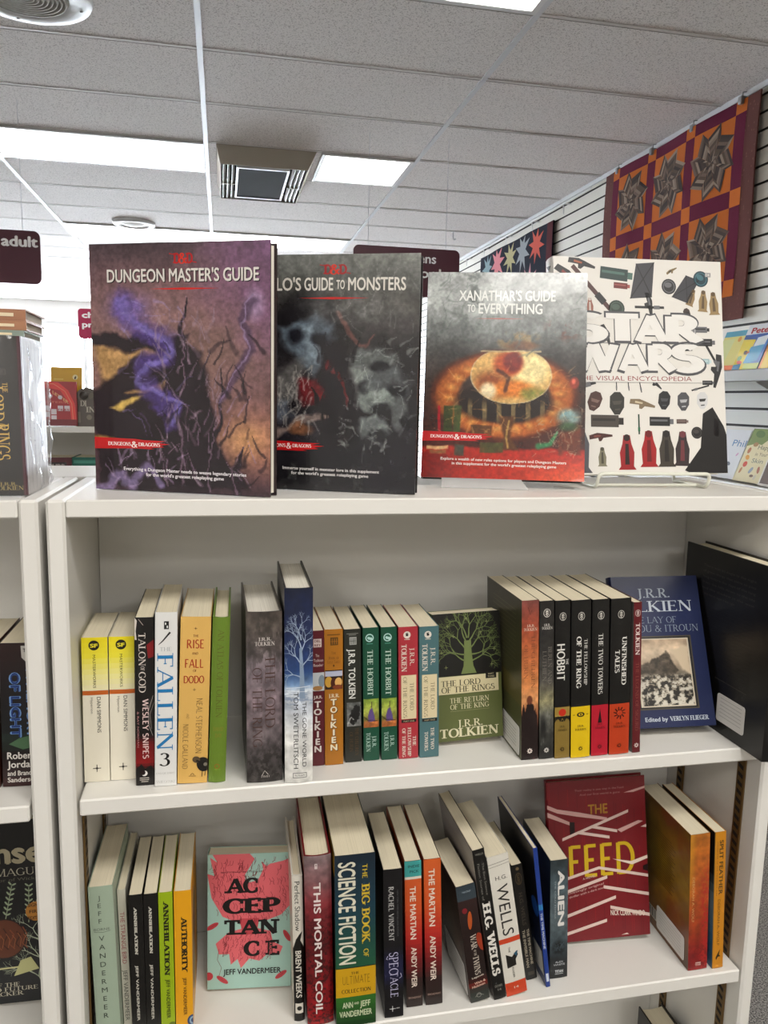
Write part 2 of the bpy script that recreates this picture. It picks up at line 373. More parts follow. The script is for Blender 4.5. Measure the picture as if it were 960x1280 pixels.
    def emit(s, mb, to3, step=0.000026, base=0.00006, strips=1):
        """to3(x, y, lift) -> point in 3D; everything is cut to the face and to the flat strips of a rounded spine"""
        def cut(P, ax, lim, sg):
            out = []; n = len(P)
            for i in range(n):
                a, b = P[i], P[(i+1) % n]; da, db = (a[ax]-lim)*sg, (b[ax]-lim)*sg
                if da >= 0: out.append(a)
                if (da > 0 > db) or (da < 0 < db):
                    t = da/(da-db); out.append((a[0]+(b[0]-a[0])*t, a[1]+(b[1]-a[1])*t))
            return out
        for it in s.items:
            if isinstance(it[0], str):
                _, nx, ny, C, lay, gx0, gy0, gx1, gy1 = it
                vs = [to3(gx0+(gx1-gx0)*i/nx, gy0+(gy1-gy0)*j/ny, base+step*lay) for j in range(ny+1) for i in range(nx+1)]
                n = len(mb.v); mb.v += vs
                for j in range(ny):
                    for i in range(nx):
                        a = n+j*(nx+1)+i; mb.f.append((a, a+nx+1, a+nx+2, a+1)); mb.m.append(mb.cur); mb.c.append(ink(C[j*nx+i])); mb.sm.append(False)
            else:
                P, faces, col, lay, sub = it
                if not len(P): continue
                mb.col = ink(col); lift = base+step*lay
                x0, y0 = P.min(0); x1, y1 = P.max(0)
                if strips == 1 and not sub and x0 > -1e-7 and y0 > -1e-7 and x1 < s.w+1e-7 and y1 < s.h+1e-7:
                    mb.mesh([to3(x, y, lift) for x, y in P], faces); continue
                l0 = lift
                for fi, fc in enumerate(faces):
                    if sub: lift = l0+sub[fi]*.000002*(step/.000026)
                    Q = [tuple(P[i]) for i in fc]
                    for ax, lim, sg in ((0, 0, 1), (0, s.w, -1), (1, 0, 1), (1, s.h, -1)):
                        if len(Q) > 2: Q = cut(Q, ax, lim, sg)
                    if len(Q) < 3: continue
                    lo, hi = min(q[0] for q in Q), max(q[0] for q in Q); k0 = max(0, int(lo/s.w*strips+1e-6)); k1 = min(strips-1, int(hi/s.w*strips-1e-6))
                    for k in range(k0, k1+1):
                        q = Q
                        if k > k0: q = cut(q, 0, s.w*k/strips, 1)
                        if k < k1 and len(q) > 2: q = cut(q, 0, s.w*(k+1)/strips, -1)
                        if len(q) > 2: mb.poly([to3(x, y, lift) for x, y in q])
        mb.col = None
def emblem(u, v, r, col, q=.82):                                   # round publisher-style monogram: ring with an upright crossed stroke figure
    k = r*.001
    def L(pts, w): return ('lm', u, v, [(a*k*q, b*k) for a, b in pts], w*r, col)
    return [('o', u, v, r, r*.13, col, q), L([(0, -.75), (0, .75)], .16), L([(-.45, -.5), (.45, -.5)], .13), L([(-.5, -.1), (0, -.45), (.5, -.1)], .13),
            L([(-.45, .45), (0, -.1), (.45, .45)], .13), L([(-.3, .72), (.3, .72)], .1), L([(-.35, .1), (-.35, .35)], .12), L([(.35, .1), (.35, .35)], .12)]
_run0 = Face.run
def _run1(s, ops):
    flat = []
    for op in ops:
        if isinstance(op, list): flat += op
        else: flat.append(op)
    flat = [('l', [(o[1]+a/s.w, o[2]+b/s.h) for a, b in o[3]], o[4], o[5]) if o[0] == 'lm' else o for o in flat]
    _run0(s, flat)
Face.run = _run1
def rosette(u, v, r, col, mid):                                    # small petalled publisher mark
    return [('lm', u, v, [(-r*.001*math.cos(a), -r*.001*math.sin(a)), (r*.001*math.cos(a), r*.001*math.sin(a))], r*.34, col) for a in (0, math.pi/4, math.pi/2, 3*math.pi/4)] + [('c', u, v, r*.62, col), ('c', u, v, r*.36, mid)]

# ------------------------------------------------------------------ books
BOOKS = {}
def book(name, label, cat, group, P, t, w, h, base, spine=(), front=(), back=(), hard=False, faceout=False, page='page', cov='cover', bulge=None, sticker=None, pedge=None):
    """a closed book; local x = thickness, y = depth from the spine, z = height"""
    X, Y, Z, yaw, roll, lean = P; yaw, roll, lean = R(yaw), R(roll), R(lean)
    ux = Vector((math.cos(yaw), math.sin(yaw), 0)); uy = Vector((-math.sin(yaw), math.cos(yaw), 0)); uz = Vector((0, 0, 1))
    up = math.cos(lean)*uz + math.sin(lean)*uy
    e1 = math.cos(roll)*ux - math.sin(roll)*up; e3 = math.cos(roll)*up + math.sin(roll)*ux; e2 = e3.cross(e1)
    O = Vector((X, Y, 0))
    if faceout: cols = (-e2, e1, e3); O = O + e2*t
    else: cols = (e1, e2, e3)
    low = min((O+cols[0]*a+cols[1]*b+cols[2]*c).z for a in (0, t) for b in (0, w) for c in (0, h))
    O.z = Z + 0.0004 - low
    root = empty(name, (0, 0, 0), label, cat, group)
    root.matrix_world = Matrix(((cols[0].x, cols[1].x, cols[2].x, O.x), (cols[0].y, cols[1].y, cols[2].y, O.y), (cols[0].z, cols[1].z, cols[2].z, O.z), (0, 0, 0, 1)))
    bl = (0.0022 if hard else 0.0005) if bulge is None else bulge
    th = 0.0022 if hard else 0.0006
    n = 8
    def bul(u):
        i = min(int(u*n), n-1); f = lambda q: bl*(1-(2*q-1)**2); return f(i/n)+(f((i+1)/n)-f(i/n))*(u*n-i)
    out = [(0, w)]+[(t*i/n, -bul(i/n)+bl*.6) for i in range(n+1)]+[(t, w)]
    inn = [(th, w)]+[(th+(t-2*th)*i/n, th-bul(i/n)+bl*.6) for i in range(n+1)]+[(t-th, w)]
    mb = MB(); mb.col = ink(srgb(base)); N = len(out)
    for poly, flip in ((out, 0), (inn, 1)):
        for i in range(N-1):
            a, b = poly[i], poly[i+1]
            mb.poly([(a[0], a[1], 0), (b[0], b[1], 0), (b[0], b[1], h), (a[0], a[1], h)][::-1 if flip else 1])
    for z in (0, h):
        for i in range(N-1): mb.poly([(*out[i], z), (*out[i+1], z), (*inn[i+1], z), (*inn[i], z)])
    for i in (0, N-1): mb.poly([(*out[i], 0), (*inn[i], 0), (*inn[i], h), (*out[i], h)])
    fs = Face(t, h); fs.run(list(spine)); fs.emit(mb, lambda x, y, l: (x, -bul(min(max(x/t, 0), 1))+bl*.6-l, h-y), strips=8)
    ff = Face(w, h); ff.run(list(front)); ff.emit(mb, lambda x, y, l: (t+l, x, h-y))
    fb = Face(w, h); fb.run(list(back)); fb.emit(mb, lambda x, y, l: (-l, w-x, h-y))
    cov_ob = mb.build('cover', M[cov], root)
    pb = MB(); g = .0003; ov = 0.003 if hard else 0.0004
    inset = .0012 if not hard else .003
    y0 = th+.0006+bl*.6; zt = h-ov
    # page block: slightly hollowed fore edge
    vs = []; m = 6
    prof = [(th+g, y0)]+[(th+g+(t-2*th-2*g)*i/m, w-inset-(0.0025 if hard else .0008)*math.sin(math.pi*i/m)) for i in range(m+1)]+[(t-th-g, y0)]
    k = len(prof)
    vs = [(x, y, z) for z in (ov, zt) for x, y in prof]
    pb.mesh(vs, [tuple(range(k))[::-1], tuple(range(k, 2*k))]+[(i, (i+1) % k, k+(i+1) % k, k+i) for i in range(k)])
    pb.build('page_block', M[page], root)
    if sticker:
        side, u0, v0, u1, v1, ops = sticker
        fx = Face((u1-u0)*w, (v1-v0)*h); fx.run(list(ops)); sb = MB(); sb.col = srgb('#d6d4cf')
        A, Bh, rr = (u1-u0)*w, (v1-v0)*h, .004
        pts = []
        for cx_, cy_, a0 in ((A-rr, Bh-rr, 0), (rr, Bh-rr, 90), (rr, rr, 180), (A-rr, rr, 270)):
            pts += [(cx_+rr*math.cos(R(a0+15*i)), cy_+rr*math.sin(R(a0+15*i))) for i in range(7)]
        def to3(x, y, l):
            X_, Y_ = u0*w+x, v0*h+y
            return (-l, w-X_, h-Y_) if side == 'back' else (t+l, X_, h-Y_)
        kk = len(pts)
        sb.mesh([to3(x, y, l) for l in (.0006, .0012) for x, y in pts], [tuple(range(kk)), tuple(range(kk, 2*kk))]+[(i, (i+1) % kk, kk+(i+1) % kk, kk+i) for i in range(kk)])
        fx.emit(sb, to3, base=.00125); sb.build('price_sticker', M['paper'], cov_ob)
    BOOKS[label] = root
    return root
def wb(mb, name, mats, parent, **tags):                            # build a mesh given in world coordinates under an unrotated parent
    off = Vector((0, 0, 0)); q = parent
    while q is not None: off += q.location; q = q.parent
    mb.v = [(x-off.x, y-off.y, z-off.z) for x, y, z in mb.v]
    return mb.build(name, mats, parent, **tags)
# ------------------------------------------------------------------ the shop room
XR = 2.333; XL = -4.4; YF = 13.0; YB = -5.0
WT = 0.15
mb = MB(); mb.box(XL-WT, YB-WT, -0.1, XR+WT, YF+WT, 0.0); mb.build('floor', M['carpet'], kind='structure')
mb = MB(); mb.box(XL-WT, YB-WT, CEIL, XR+WT, YF+WT, CEIL+0.1); mb.build('ceiling', M['ceiling'], kind='structure')
mb = MB(); mb.box(XL-WT, YB-WT, 0, XR+WT, YB, CEIL); mb.build('wall_back', M['wall'], kind='structure')
mb = MB(); mb.box(XL-WT, YB, 0, XL, YF+WT, CEIL); mb.build('wall_left', M['wall'], kind='structure')
# far wall with a shop window
wx0, wx1, wz0, wz1 = -4.25, 1.5, 0.45, 2.72
mb = MB()
mb.box(XL, YF, 0, XR, YF+WT, wz0); mb.box(XL, YF, wz1, XR, YF+WT, CEIL)
mb.box(XL, YF, wz0, wx0, YF+WT, wz1); mb.box(wx1, YF, wz0, XR, YF+WT, wz1); mb.build('wall_front', M['wall'], kind='structure')
win = tag(bpy.data.objects.new('window_1', None), kind='structure'); COL.objects.link(win); win.location = (0, YF, 0)
mb = MB()
for x in (wx0, -2.12, -0.1, wx1-.06): mb.box(x, YF+.03, wz0, x+.06, YF+.10, wz1)
mb.box(wx0, YF+.03, wz0, wx1, YF+.10, wz0+.06); mb.box(wx0, YF+.03, wz1-.06, wx1, YF+.10, wz1)
wb(mb, 'window_frame', M['metal_white'], win, kind='structure')
mb = MB(); mb.box(wx0+.06, YF+.06, wz0+.06, wx1-.06, YF+.066, wz1-.06); wb(mb, 'window_glass', M['glass'], win, kind='structure')
# slatwall on the right: horizontal boards with real grooves
prof = []; z = 0.0; pitch = 0.0757; gw = 0.011
z = (CZ+1.357) - pitch*39 + .001
prof.append((XR, 0.0)); zz = z
while zz < CEIL-.04:
    if zz-gw/2 > 0.02: prof += [(XR, zz-gw/2), (XR+.012, zz-gw/2), (XR+.012, zz+gw/2), (XR, zz+gw/2)]
    zz += pitch
prof.append((XR, CEIL))
mb = MB(); mats = [M['slat'], mat('slatwall_groove', '#2e2a26', 0.8)]
for (x0, z0), (x1, z1) in zip(prof, prof[1:]):
    mb.cur = 1 if (x0 > XR or x1 > XR) else 0
    mb.poly([(x0, YB, z0), (x0, YF, z0), (x1, YF, z1), (x1, YB, z1)])
mb.cur = 0; mb.poly([(XR+WT, YB, 0), (XR+WT, YF, 0), (XR+WT, YF, CEIL), (XR+WT, YB, CEIL)])
for y in (YB, YF): mb.poly([(XR+.02, y, 0), (XR+WT, y, 0), (XR+WT, y, CEIL), (XR+.02, y, CEIL)])
mb.build('wall_right', mats, kind='structure')
mb = MB(); mb.box(XR-.012, YB, CEIL-.026, XR-.0005, YF, CEIL-.0005); mb.build('trim_1', M['tbar'], kind='structure')
# ceiling grid
GX = [-3.735, -2.516, -1.297, -0.078, 1.141]; GY0, GP = 4.70, 0.60
mb = MB()
for x in GX: mb.box(x-.012, YB, CEIL-.006, x+.012, YF, CEIL-.0005)
rows = [GY0+GP*k for k in range(-16, 14)]
mb.build('trim_2', M['tbar'], kind='structure')
mb = MB()
for y in rows:
    if YB < y < YF: mb.box(XL, y-.009, CEIL-.003, XR, y+.009, CEIL-.0005)
mb.build('trim_3', mat('ceiling_tbar_cross', '#cfcac6', 0.6), kind='structure')
# tegular edges: the tiles hang a few millimetres below the cross bars, each step's shadow painted as a dark strip
mb = MB()
for y in rows:
    if YB < y < YF: mb.box(XL, y+.009, CEIL-.004, XR, y+.012, CEIL-.0005)
mb.build('trim_4', mat('ceiling_step_shade', '#8a8580', 0.9), kind='structure')

# ------------------------------------------------------------------ ceiling fixtures
def ceiling_light(x0, x1, y0, y1, label):
    cxm, cym = (x0+x1)/2, (y0+y1)/2
    t = empty('ceiling_light', (cxm, cym, CEIL), label, 'ceiling light', 'fluorescent lights in the ceiling grid')
    f = MB(); fw = .022
    f.box(x0, y0, CEIL-.012, x1, y0+fw, CEIL-.0005); f.box(x0, y1-fw, CEIL-.012, x1, y1, CEIL-.0005)
    f.box(x0, y0+fw, CEIL-.012, x0+fw, y1-fw, CEIL-.0005); f.box(x1-fw, y0+fw, CEIL-.012, x1, y1-fw, CEIL-.0005)
    wb(f, 'frame', M['metal_white'], t)
    d = MB(); d.box(x0+fw, y0+fw, CEIL-.008, x1-fw, y1-fw, CEIL-.001); wb(d, 'diffuser', M['lamp'], t)
ceiling_light(-1.283, -.092, 4.714, 5.286, 'long fluorescent light panel left of the square air vent')
ceiling_light(.58, 1.127, 4.714, 5.286, 'short fluorescent light panel right of the square air vent')
ceiling_light(-1.283, -.092, 7.114, 7.686, 'farther fluorescent panel above the purple book, left of the ceiling bar')
ceiling_light(-.064, 1.127, 7.114, 7.686, 'farther fluorescent panel above the dark grey hardcover, right of the ceiling bar')
ceiling_light(-.064, 1.127, 2.314, 2.886, 'nearest fluorescent panel, only a sliver at the top edge')
# air vent: long diffuser box that hangs below the ceiling, louvres along both sides, dark panel in the middle
vx, vy = .25, 5.15
vent = empty('air_vent', (vx, vy, CEIL), 'white louvred air vent with dark centre panel hanging from the ceiling', 'air vent')
T0, T1, B0, B1, VD = (-.022, 4.722), (.546, 5.60), (.0, 4.735), (.498, 5.53), .102
f = MB()
for dx in (0, .004):
    a = [(T0[0]+dx, T0[1]+dx), (T1[0]-dx, T0[1]+dx), (T1[0]-dx, T1[1]-dx), (T0[0]+dx, T1[1]-dx)]; c = [(B0[0]+dx, B0[1]+dx), (B1[0]-dx, B0[1]+dx), (B1[0]-dx, B1[1]-dx), (B0[0]+dx, B1[1]-dx)]
    for i in range(4):
        j = (i+1) % 4; f.poly([(*a[i], CEIL-.001), (*a[j], CEIL-.001), (*c[j], CEIL-VD), (*c[i], CEIL-VD)])
    if dx == 0: c_out = c
for i in range(4):
    j = (i+1) % 4; f.poly([(*c_out[i], CEIL-VD), (*c_out[j], CEIL-VD), (*c[j], CEIL-VD), (*c[i], CEIL-VD)])
wb(f, 'housing', M['vent'], vent)
f = MB(); f.box(B0[0]+.012, B0[1]+.012, CEIL-.05, B1[0]-.012, B1[1]-.012, CEIL-.046); wb(f, 'inner_plate', M['vent_dark'], vent)
for sg, xe in ((1, B0[0]), (-1, B1[0])):
    for k in range(3):
        for ya, yb in ((B0[1]+.02, (B0[1]+B1[1])/2+.02), ((B0[1]+B1[1])/2+.045, B1[1]-.02)):
            x0 = xe+sg*(.014+.026*k); x1 = x0+sg*.014; f = MB()
            f.mesh([(x0, ya, CEIL-.098), (x1, ya, CEIL-.078), (x1, yb, CEIL-.078), (x0, yb, CEIL-.098), (x0+sg*.003, ya, CEIL-.101), (x1+sg*.003, ya, CEIL-.081), (x1+sg*.003, yb, CEIL-.081), (x0+sg*.003, yb, CEIL-.101)], [(0, 1, 2, 3), (7, 6, 5, 4), (0, 4, 5, 1), (1, 5, 6, 2), (2, 6, 7, 3), (3, 7, 4, 0)])
            wb(f, 'louvre', M['metal_white'], vent)
    f = MB(); f.box(min(xe+sg*.006, xe+sg*.09), (B0[1]+B1[1])/2+.025, CEIL-.100, max(xe+sg*.006, xe+sg*.09), (B0[1]+B1[1])/2+.04, CEIL-.078); wb(f, 'crossbar', M['vent'], vent)
PX0, PX1, PY0, PY1 = .092, .396, 4.77, 5.46
f = MB()
for bx_ in ((PX0, PY0, PX1, PY0+.014), (PX0, PY1-.014, PX1, PY1), (PX0, PY0+.014, PX0+.012, PY1-.014), (PX1-.012, PY0+.014, PX1, PY1-.014)): f.box(bx_[0], bx_[1], CEIL-.106, bx_[2], bx_[3], CEIL-.09)
wb(f, 'panel_rim', M['metal_white'], vent)
f = MB(); f.box(PX0+.0125, PY0+.0145, CEIL-.102, PX1-.0125, PY1-.0145, CEIL-.098); wb(f, 'centre_panel', M['vent_dark'], vent)
# ceiling speaker and a far round vent
sp = empty('ceiling_speaker', (-.675, 3.20, CEIL), 'round ribbed ceiling speaker at the upper left corner', 'ceiling speaker')
f = MB(); f.lathe([(.228, -.001), (.224, -.010), (.200, -.014), (.150, -.014), (.146, -.008), (.0, -.008)], (-.675, 3.20, CEIL), 48); plate = wb(f, 'mounting_plate', M['metal_white'], sp)
f = MB(); gp = [(.146, -.009)]
for k in range(9):
    r_ = .140-.0155*k; gp += [(r_, -.009), (r_-.002, -.020), (r_-.008, -.020), (r_-.010, -.009)]
f.lathe(gp+[(.0, -.009)], (-.675, 3.20, CEIL), 48); wb(f, 'grille', noise_mix(mat('speaker_grille', '#8f887a', .7), '#847d70', '#958e80', 30), sp)
for a in (20, 110, 200, 290):
    f = MB(); f.lathe([(.006, -.010), (.006, -.017), (.0, -.018)], (-.675+.19*math.cos(R(a)), 3.20+.19*math.sin(R(a)), CEIL), 12); wb(f, 'screw', M['steel'], plate)
rv = empty('round_vent', (-.70, 6.95, CEIL), 'far white round ceiling vent beyond the long light panel', 'air vent')
f = MB(); f.lathe([(.17, -.001), (.165, -.022), (.13, -.030), (.11, -.012)], (-.70, 6.95, CEIL), 36); wb(f, 'rim', M['metal_white'], rv)
f = MB(); f.lathe([(.112, -.014), (.06, -.03), (.0, -.034)], (-.70, 6.95, CEIL), 36); wb(f, 'baffle', M['vent'], rv)
hk = empty('ceiling_hook', (1.90, 6.5, CEIL), 'small pale hook hanging from the far ceiling', 'hook')
f = MB(); f.tube([(1.90, 6.5, CEIL-.004), (1.90, 6.5, CEIL-.05), (1.905, 6.5, CEIL-.065), (1.915, 6.5, CEIL-.07), (1.922, 6.5, CEIL-.06)], .004, 6); wb(f, 'wire', M['metal_white'], hk)
f = MB(); f.box(1.885, 6.485, CEIL-.0115, 1.915, 6.515, CEIL-.0065, .002); wb(f, 'clip', M['metal_white'], hk)

# ------------------------------------------------------------------ hanging signs
def sign(x0, x1, y, z0, z1, col, ops, label):
    t = empty('hanging_sign', ((x0+x1)/2, y, z0), label, 'sign', 'maroon section signs hanging from the ceiling')
    w, h = x1-x0, z1-z0; rr = .03; mb = MB(); mb.col = srgb(col); pts = []
    for cx_, cz_, a0 in ((x1-rr, z1-rr, 0), (x0+rr, z1-rr, 90), (x0+rr, z0+rr, 180), (x1-rr, z0+rr, 270)):
        pts += [(cx_+rr*math.cos(R(a0+15*i)), cz_+rr*math.sin(R(a0+15*i))) for i in range(7)]
    n = len(pts)
    mb.mesh([(px, yy, pz) for yy in (y-.006, y+.006) for px, pz in pts], [tuple(range(n)), tuple(range(n, 2*n))]+[(i, (i+1) % n, n+(i+1) % n, n+i) for i in range(n)])
    fc = Face(w, h); fc.run(ops); fc.emit(mb, lambda X, Y, l: (x0+X, y-.006-l, z1-Y), base=.001, step=.0005)
    wb(mb, 'sign_board', M['sign'], t)
    for xx in (x0+.08, x1-.08):
        f = MB(); f.tube([(xx, y, z1-.01), (xx, y, CEIL-.001)], .0012, 6); wb(f, 'hanging_wire', M['tbar'], t)
WHT = '#ffffff'
sign(-1.50, -.885, 4.3, CZ+.54, CZ+.797, '#4a1426', [('th', 'young adult', .335, .985, .20, .2, WHT, 'BB')], 'dark maroon hanging sign ending in the word adult')
sign(.70, 1.297, 4.3, CZ+.57, CZ+.829, '#4a1426', [('th', 'teens', .50, .775, .20, .2, WHT, 'B'), ('th', 'books', .55, .93, .50, .2, WHT, 'B')], 'dark maroon hanging sign reading teens behind the standing books')
sign(-1.27, -.62, 7.6, CZ+.497, CZ+.762, '#a8264f', [('th', 'children', .05, .62, .2, .2, WHT, 'BB'), ('th', 'preschool', .05, .68, .52, .2, WHT, 'BB')], 'far crimson hanging sign beside the purple book')

# ------------------------------------------------------------------ quilts on the slatwall
def stripes(mb, tri, cols, P):                                     # triangle cut into bands parallel to its first side
    a, b, c = [np.array(p) for p in tri]; n = len(cols)
    for i in range(n):
        t0, t1 = i/n, (i+1)/n; q = [a+(c-a)*t0, b+(c-b)*t0, b+(c-b)*t1, a+(c-a)*t1]; mb.col = srgb(cols[i]); mb.poly([P(*p) for p in q])
q_y0, q_y1, q_z0, q_z1 = 3.20, 4.60, CZ+.40, CZ+1.372
quilt = empty('patchwork_quilt', (XR-.02, 3.9, q_z0), 'orange and maroon patchwork quilt with grey pinwheel stars on the wall', 'quilt')
def drape(y, z, l): return (XR-.026-.006*math.sin(y*9.0)-.004*math.sin(z*7+1)-l, y, z)
def drapegrid(mb, y0, y1, z0, z1, l, ny=24, nz=16):
    for i in range(ny):
        for j in range(nz):
            a, b = y0+(y1-y0)*i/ny, y0+(y1-y0)*(i+1)/ny; c, d = z0+(z1-z0)*j/nz, z0+(z1-z0)*(j+1)/nz
            mb.poly([drape(a, c, l), drape(b, c, l), drape(b, d, l), drape(a, d, l)])
mb = MB(); mb.col = srgb('#5d3a36'); drapegrid(mb, q_y0, q_y1, q_z0, q_z1, 0.006); drapegrid(mb, q_y0, q_y1, q_z0, q_z1, -.002)
for y in (q_y0, q_y1):
    for j in range(16):
        c, d = q_z0+(q_z1-q_z0)*j/16, q_z0+(q_z1-q_z0)*(j+1)/16; mb.poly([drape(y, c, .006), drape(y, d, .006), drape(y, d, -.002), drape(y, c, -.002)])
for z in (q_z0, q_z1):
    for i in range(24):
        a, b = q_y0+(q_y1-q_y0)*i/24, q_y0+(q_y1-q_y0)*(i+1)/24; mb.poly([drape(a, z, .006), drape(b, z, .006), drape(b, z, -.002), drape(a, z, -.002)])
rng = random.Random(3)
mb.col = srgb('#6f4a44')
for i in range(900):                                               # small printed sprigs on the border cloth
    y = rng.uniform(q_y0+.005, q_y1-.005); z = rng.uniform(q_z0+.005, q_z1-.005)
    if q_y0+.1 < y < q_y1-.16 and z > q_z0+.17: continue
    s_ = .004; mb.poly([drape(y-s_, z, .0068), drape(y, z+s_*2, .0068), drape(y+s_, z, .0068), drape(y, z-s_, .0068)])
wb(mb, 'border_cloth', M['fabric'], quilt)
mb = MB()
OR, MR = '#b2602a', '#5b1d33'
py = [3.323+.3755*k for k in range(4)]; pz = [CZ+1.352-.4025*k for k in range(3)]; sw = .038
for i in range(3):
    for j in range(2):
        y0, y1, z1, z0 = py[i]+sw, py[i+1]-sw, pz[j]-sw, pz[j+1]+sw
        mb.col = srgb(OR)
        for a in range(6):
            for b in range(6):
                ya, yb, za, zb = y0+(y1-y0)*a/6, y0+(y1-y0)*(a+1)/6, z0+(z1-z0)*b/6, z0+(z1-z0)*(b+1)/6
                mb.poly([drape(y_, z_, .008) for y_, z_ in ((ya, za), (yb, za), (yb, zb), (ya, zb))])
        cy_, cz_ = (y0+y1)/2, (z0+z1)/2; rr = .168; base = rng.choice(['#564640', '#5e5047', '#4d4340'])
        for k in range(8):
            a0 = R(45*k+8*(i+j)); tip = (cy_+rr*math.cos(a0+.30)*1.04, cz_+rr*math.sin(a0+.30)*1.04); i1 = (cy_+rr*.74*math.cos(a0-.28), cz_+rr*.74*math.sin(a0-.28)); i2 = (cy_+rr*.72*math.cos(a0+.5), cz_+rr*.72*math.sin(a0+.5))
            sh = ['#6b5a50', '#4a3f3b', '#7a6a5e', '#57483f', '#3f3734', '#8a7a6c', '#584a43', '#463c38']
            rng.shuffle(sh)
            Pq = lambda y_, z_: drape(y_, z_, .0105)
            stripes(mb, ((i1[0], i1[1]), (tip[0], tip[1]), (cy_, cz_)), sh, Pq); stripes(mb, ((tip[0], tip[1]), (i2[0], i2[1]), (cy_, cz_)), sh[::-1], Pq)
def sashrect(y0, y1, z0, z1, col, l=.0085):
    mb.col = srgb(col)
    n, m = max(1, int((y1-y0)/.05)), max(1, int((z1-z0)/.05))
    for a in range(n):
        for b in range(m):
            ya, yb, za, zb = y0+(y1-y0)*a/n, y0+(y1-y0)*(a+1)/n, z0+(z1-z0)*b/m, z0+(z1-z0)*(b+1)/m
            mb.poly([drape(y_, z_, l) for y_, z_ in ((ya, za), (yb, za), (yb, zb), (ya, zb))])
for i in range(3):
    for z_ in pz: sashrect(py[i]+sw, py[i+1]-sw, z_-sw, min(z_+sw, q_z1-.001), MR)
for y_ in py:
    for j in range(2): sashrect(y_-sw, y_+sw, pz[j+1]+sw, pz[j]-sw, MR)
    for z_ in pz: sashrect(y_-sw, y_+sw, z_-sw, min(z_+sw, q_z1-.001), OR)
wb(mb, 'patchwork_top', M['fabric'], quilt)
for y_ in py:
    f = MB(); f.box(XR-.046, y_-.012, q_z1-.022, XR-.012, y_+.012, q_z1+.012, .003); f.tube([(XR-.03, y_, q_z1+.01), (XR-.03, y_, q_z1+.03), (XR-.012, y_, q_z1+.034)], .003, 6); wb(f, 'hanging_clip', M['steel'], quilt)
# far star quilt
s_y0, s_y1, s_z0, s_z1 = 5.37, 6.95, CZ+.25, CZ+1.285
sq = empty('star_quilt', (XR-.02, 6.1, s_z0), 'far navy quilt with pastel stars hanging by the ceiling', 'quilt')
mb = MB(); mb.col = srgb('#1c1f2c'); drapegrid(mb, s_y0, s_y1, s_z0, s_z1, 0.006); drapegrid(mb, s_y0, s_y1, s_z0, s_z1, -.002)
for y in (s_y0, s_y1):
    for j in range(16):
        c, d = s_z0+(s_z1-s_z0)*j/16, s_z0+(s_z1-s_z0)*(j+1)/16; mb.poly([drape(y, c, .006), drape(y, d, .006), drape(y, d, -.002), drape(y, c, -.002)])
for z in (s_z0, s_z1):
    for i in range(24):
        a, b = s_y0+(s_y1-s_y0)*i/24, s_y0+(s_y1-s_y0)*(i+1)/24; mb.poly([drape(a, z, .006), drape(b, z, .006), drape(b, z, -.002), drape(a, z, -.002)])
wb(mb, 'backing_cloth', M['fabric'], sq)
mb = MB(); mb.col = srgb('#4a1d24'); drapegrid(mb, s_y0, s_y0+.10, s_z0, s_z1, .008, 2, 12); wb(mb, 'side_border', M['fabric'], sq)
stc = ['#b9584c', '#8d9296', '#a8a07a', '#c27a80', '#7f9499', '#c58a93', '#9aa08a', '#b86f62']
k = 0
for row, z_ in enumerate((s_z1-.12, s_z1-.40, s_z1-.68)):
    for c_ in range(5):
        y_ = s_y0+.27+.28*c_+(.12 if row % 2 else 0); r_ = .17 if (row+c_) % 2 else .14
        if y_+r_ > s_y1: continue
        mb = MB(); mb.col = srgb(stc[k % 8]); k += 1; pts = []
        for i in range(16):
            rr = r_ if i % 2 == 0 else r_*.42; a = R(22.5*i+9*k); pts.append((y_+rr*math.cos(a), min(z_+rr*math.sin(a), s_z1-.005)))
        for i in range(16): mb.poly([drape(*pts[i], .0085), drape(*pts[(i+1) % 16], .0085), drape(y_, z_, .0085)])
        wb(mb, 'star_patch', M['fabric'], sq)
rail = empty('hanging_rail', (XR-.05, 6.2, CZ+1.32), 'thin white rail on hooks along the top of the far slatwall', 'rail')
f = MB(); f.tube([(XR-.055, 4.75, CZ+1.345), (XR-.055, 7.4, CZ+1.345)], .005, 8); wb(f, 'rod', M['metal_white'], rail)
for y_ in (5.15, 5.7, 6.25, 6.8, 7.3):
    f = MB(); f.tube([(XR-.002, y_, CZ+1.345), (XR-.055, y_, CZ+1.339), (XR-.06, y_, CZ+1.32)], .004, 6); f.tube([(XR-.055, y_, CZ+1.34), (XR-.055, y_, CZ+1.275)], .003, 6); wb(f, 'hook', M['metal_white'], rail)

# ------------------------------------------------------------------ wall shelves on the right with face-out picture books
def wall_shelf(y0, y1, x0, z, lip, mtop, label):
    t = empty('wall_shelf', ((x0+XR)/2, (y0+y1)/2, z-.02), label, 'shelf', 'display shelves on the slatwall')
    f = MB(); f.box(x0, y0, z-.02, XR-.001, y1, z, .002); wb(f, 'board', mtop, t)
    f = MB(); f.box(x0-.012, y0, z-.045, x0-.0003, y1, z+lip, .003); wb(f, 'front_lip', M['metal_white'] if lip > .01 else M['shelf_grey'], t)
    for y_ in (y0+.2, (y0+y1)/2, y1-.2):
        f = MB(); f.poly([(x0+.05, y_, z-.0203), (XR-.002, y_, z-.0203), (XR-.002, y_, z-.12)]); f.poly([(x0+.05, y_+.004, z-.0203), (XR-.002, y_+.004, z-.0203), (XR-.002, y_+.004, z-.12)])
        f.poly([(x0+.05, y_, z-.0203), (x0+.05, y_+.004, z-.0203), (XR-.002, y_+.004, z-.12), (XR-.002, y_, z-.12)]); wb(f, 'bracket', M['metal_white'], t)
ZU, ZL = CZ+.150, CZ-.315
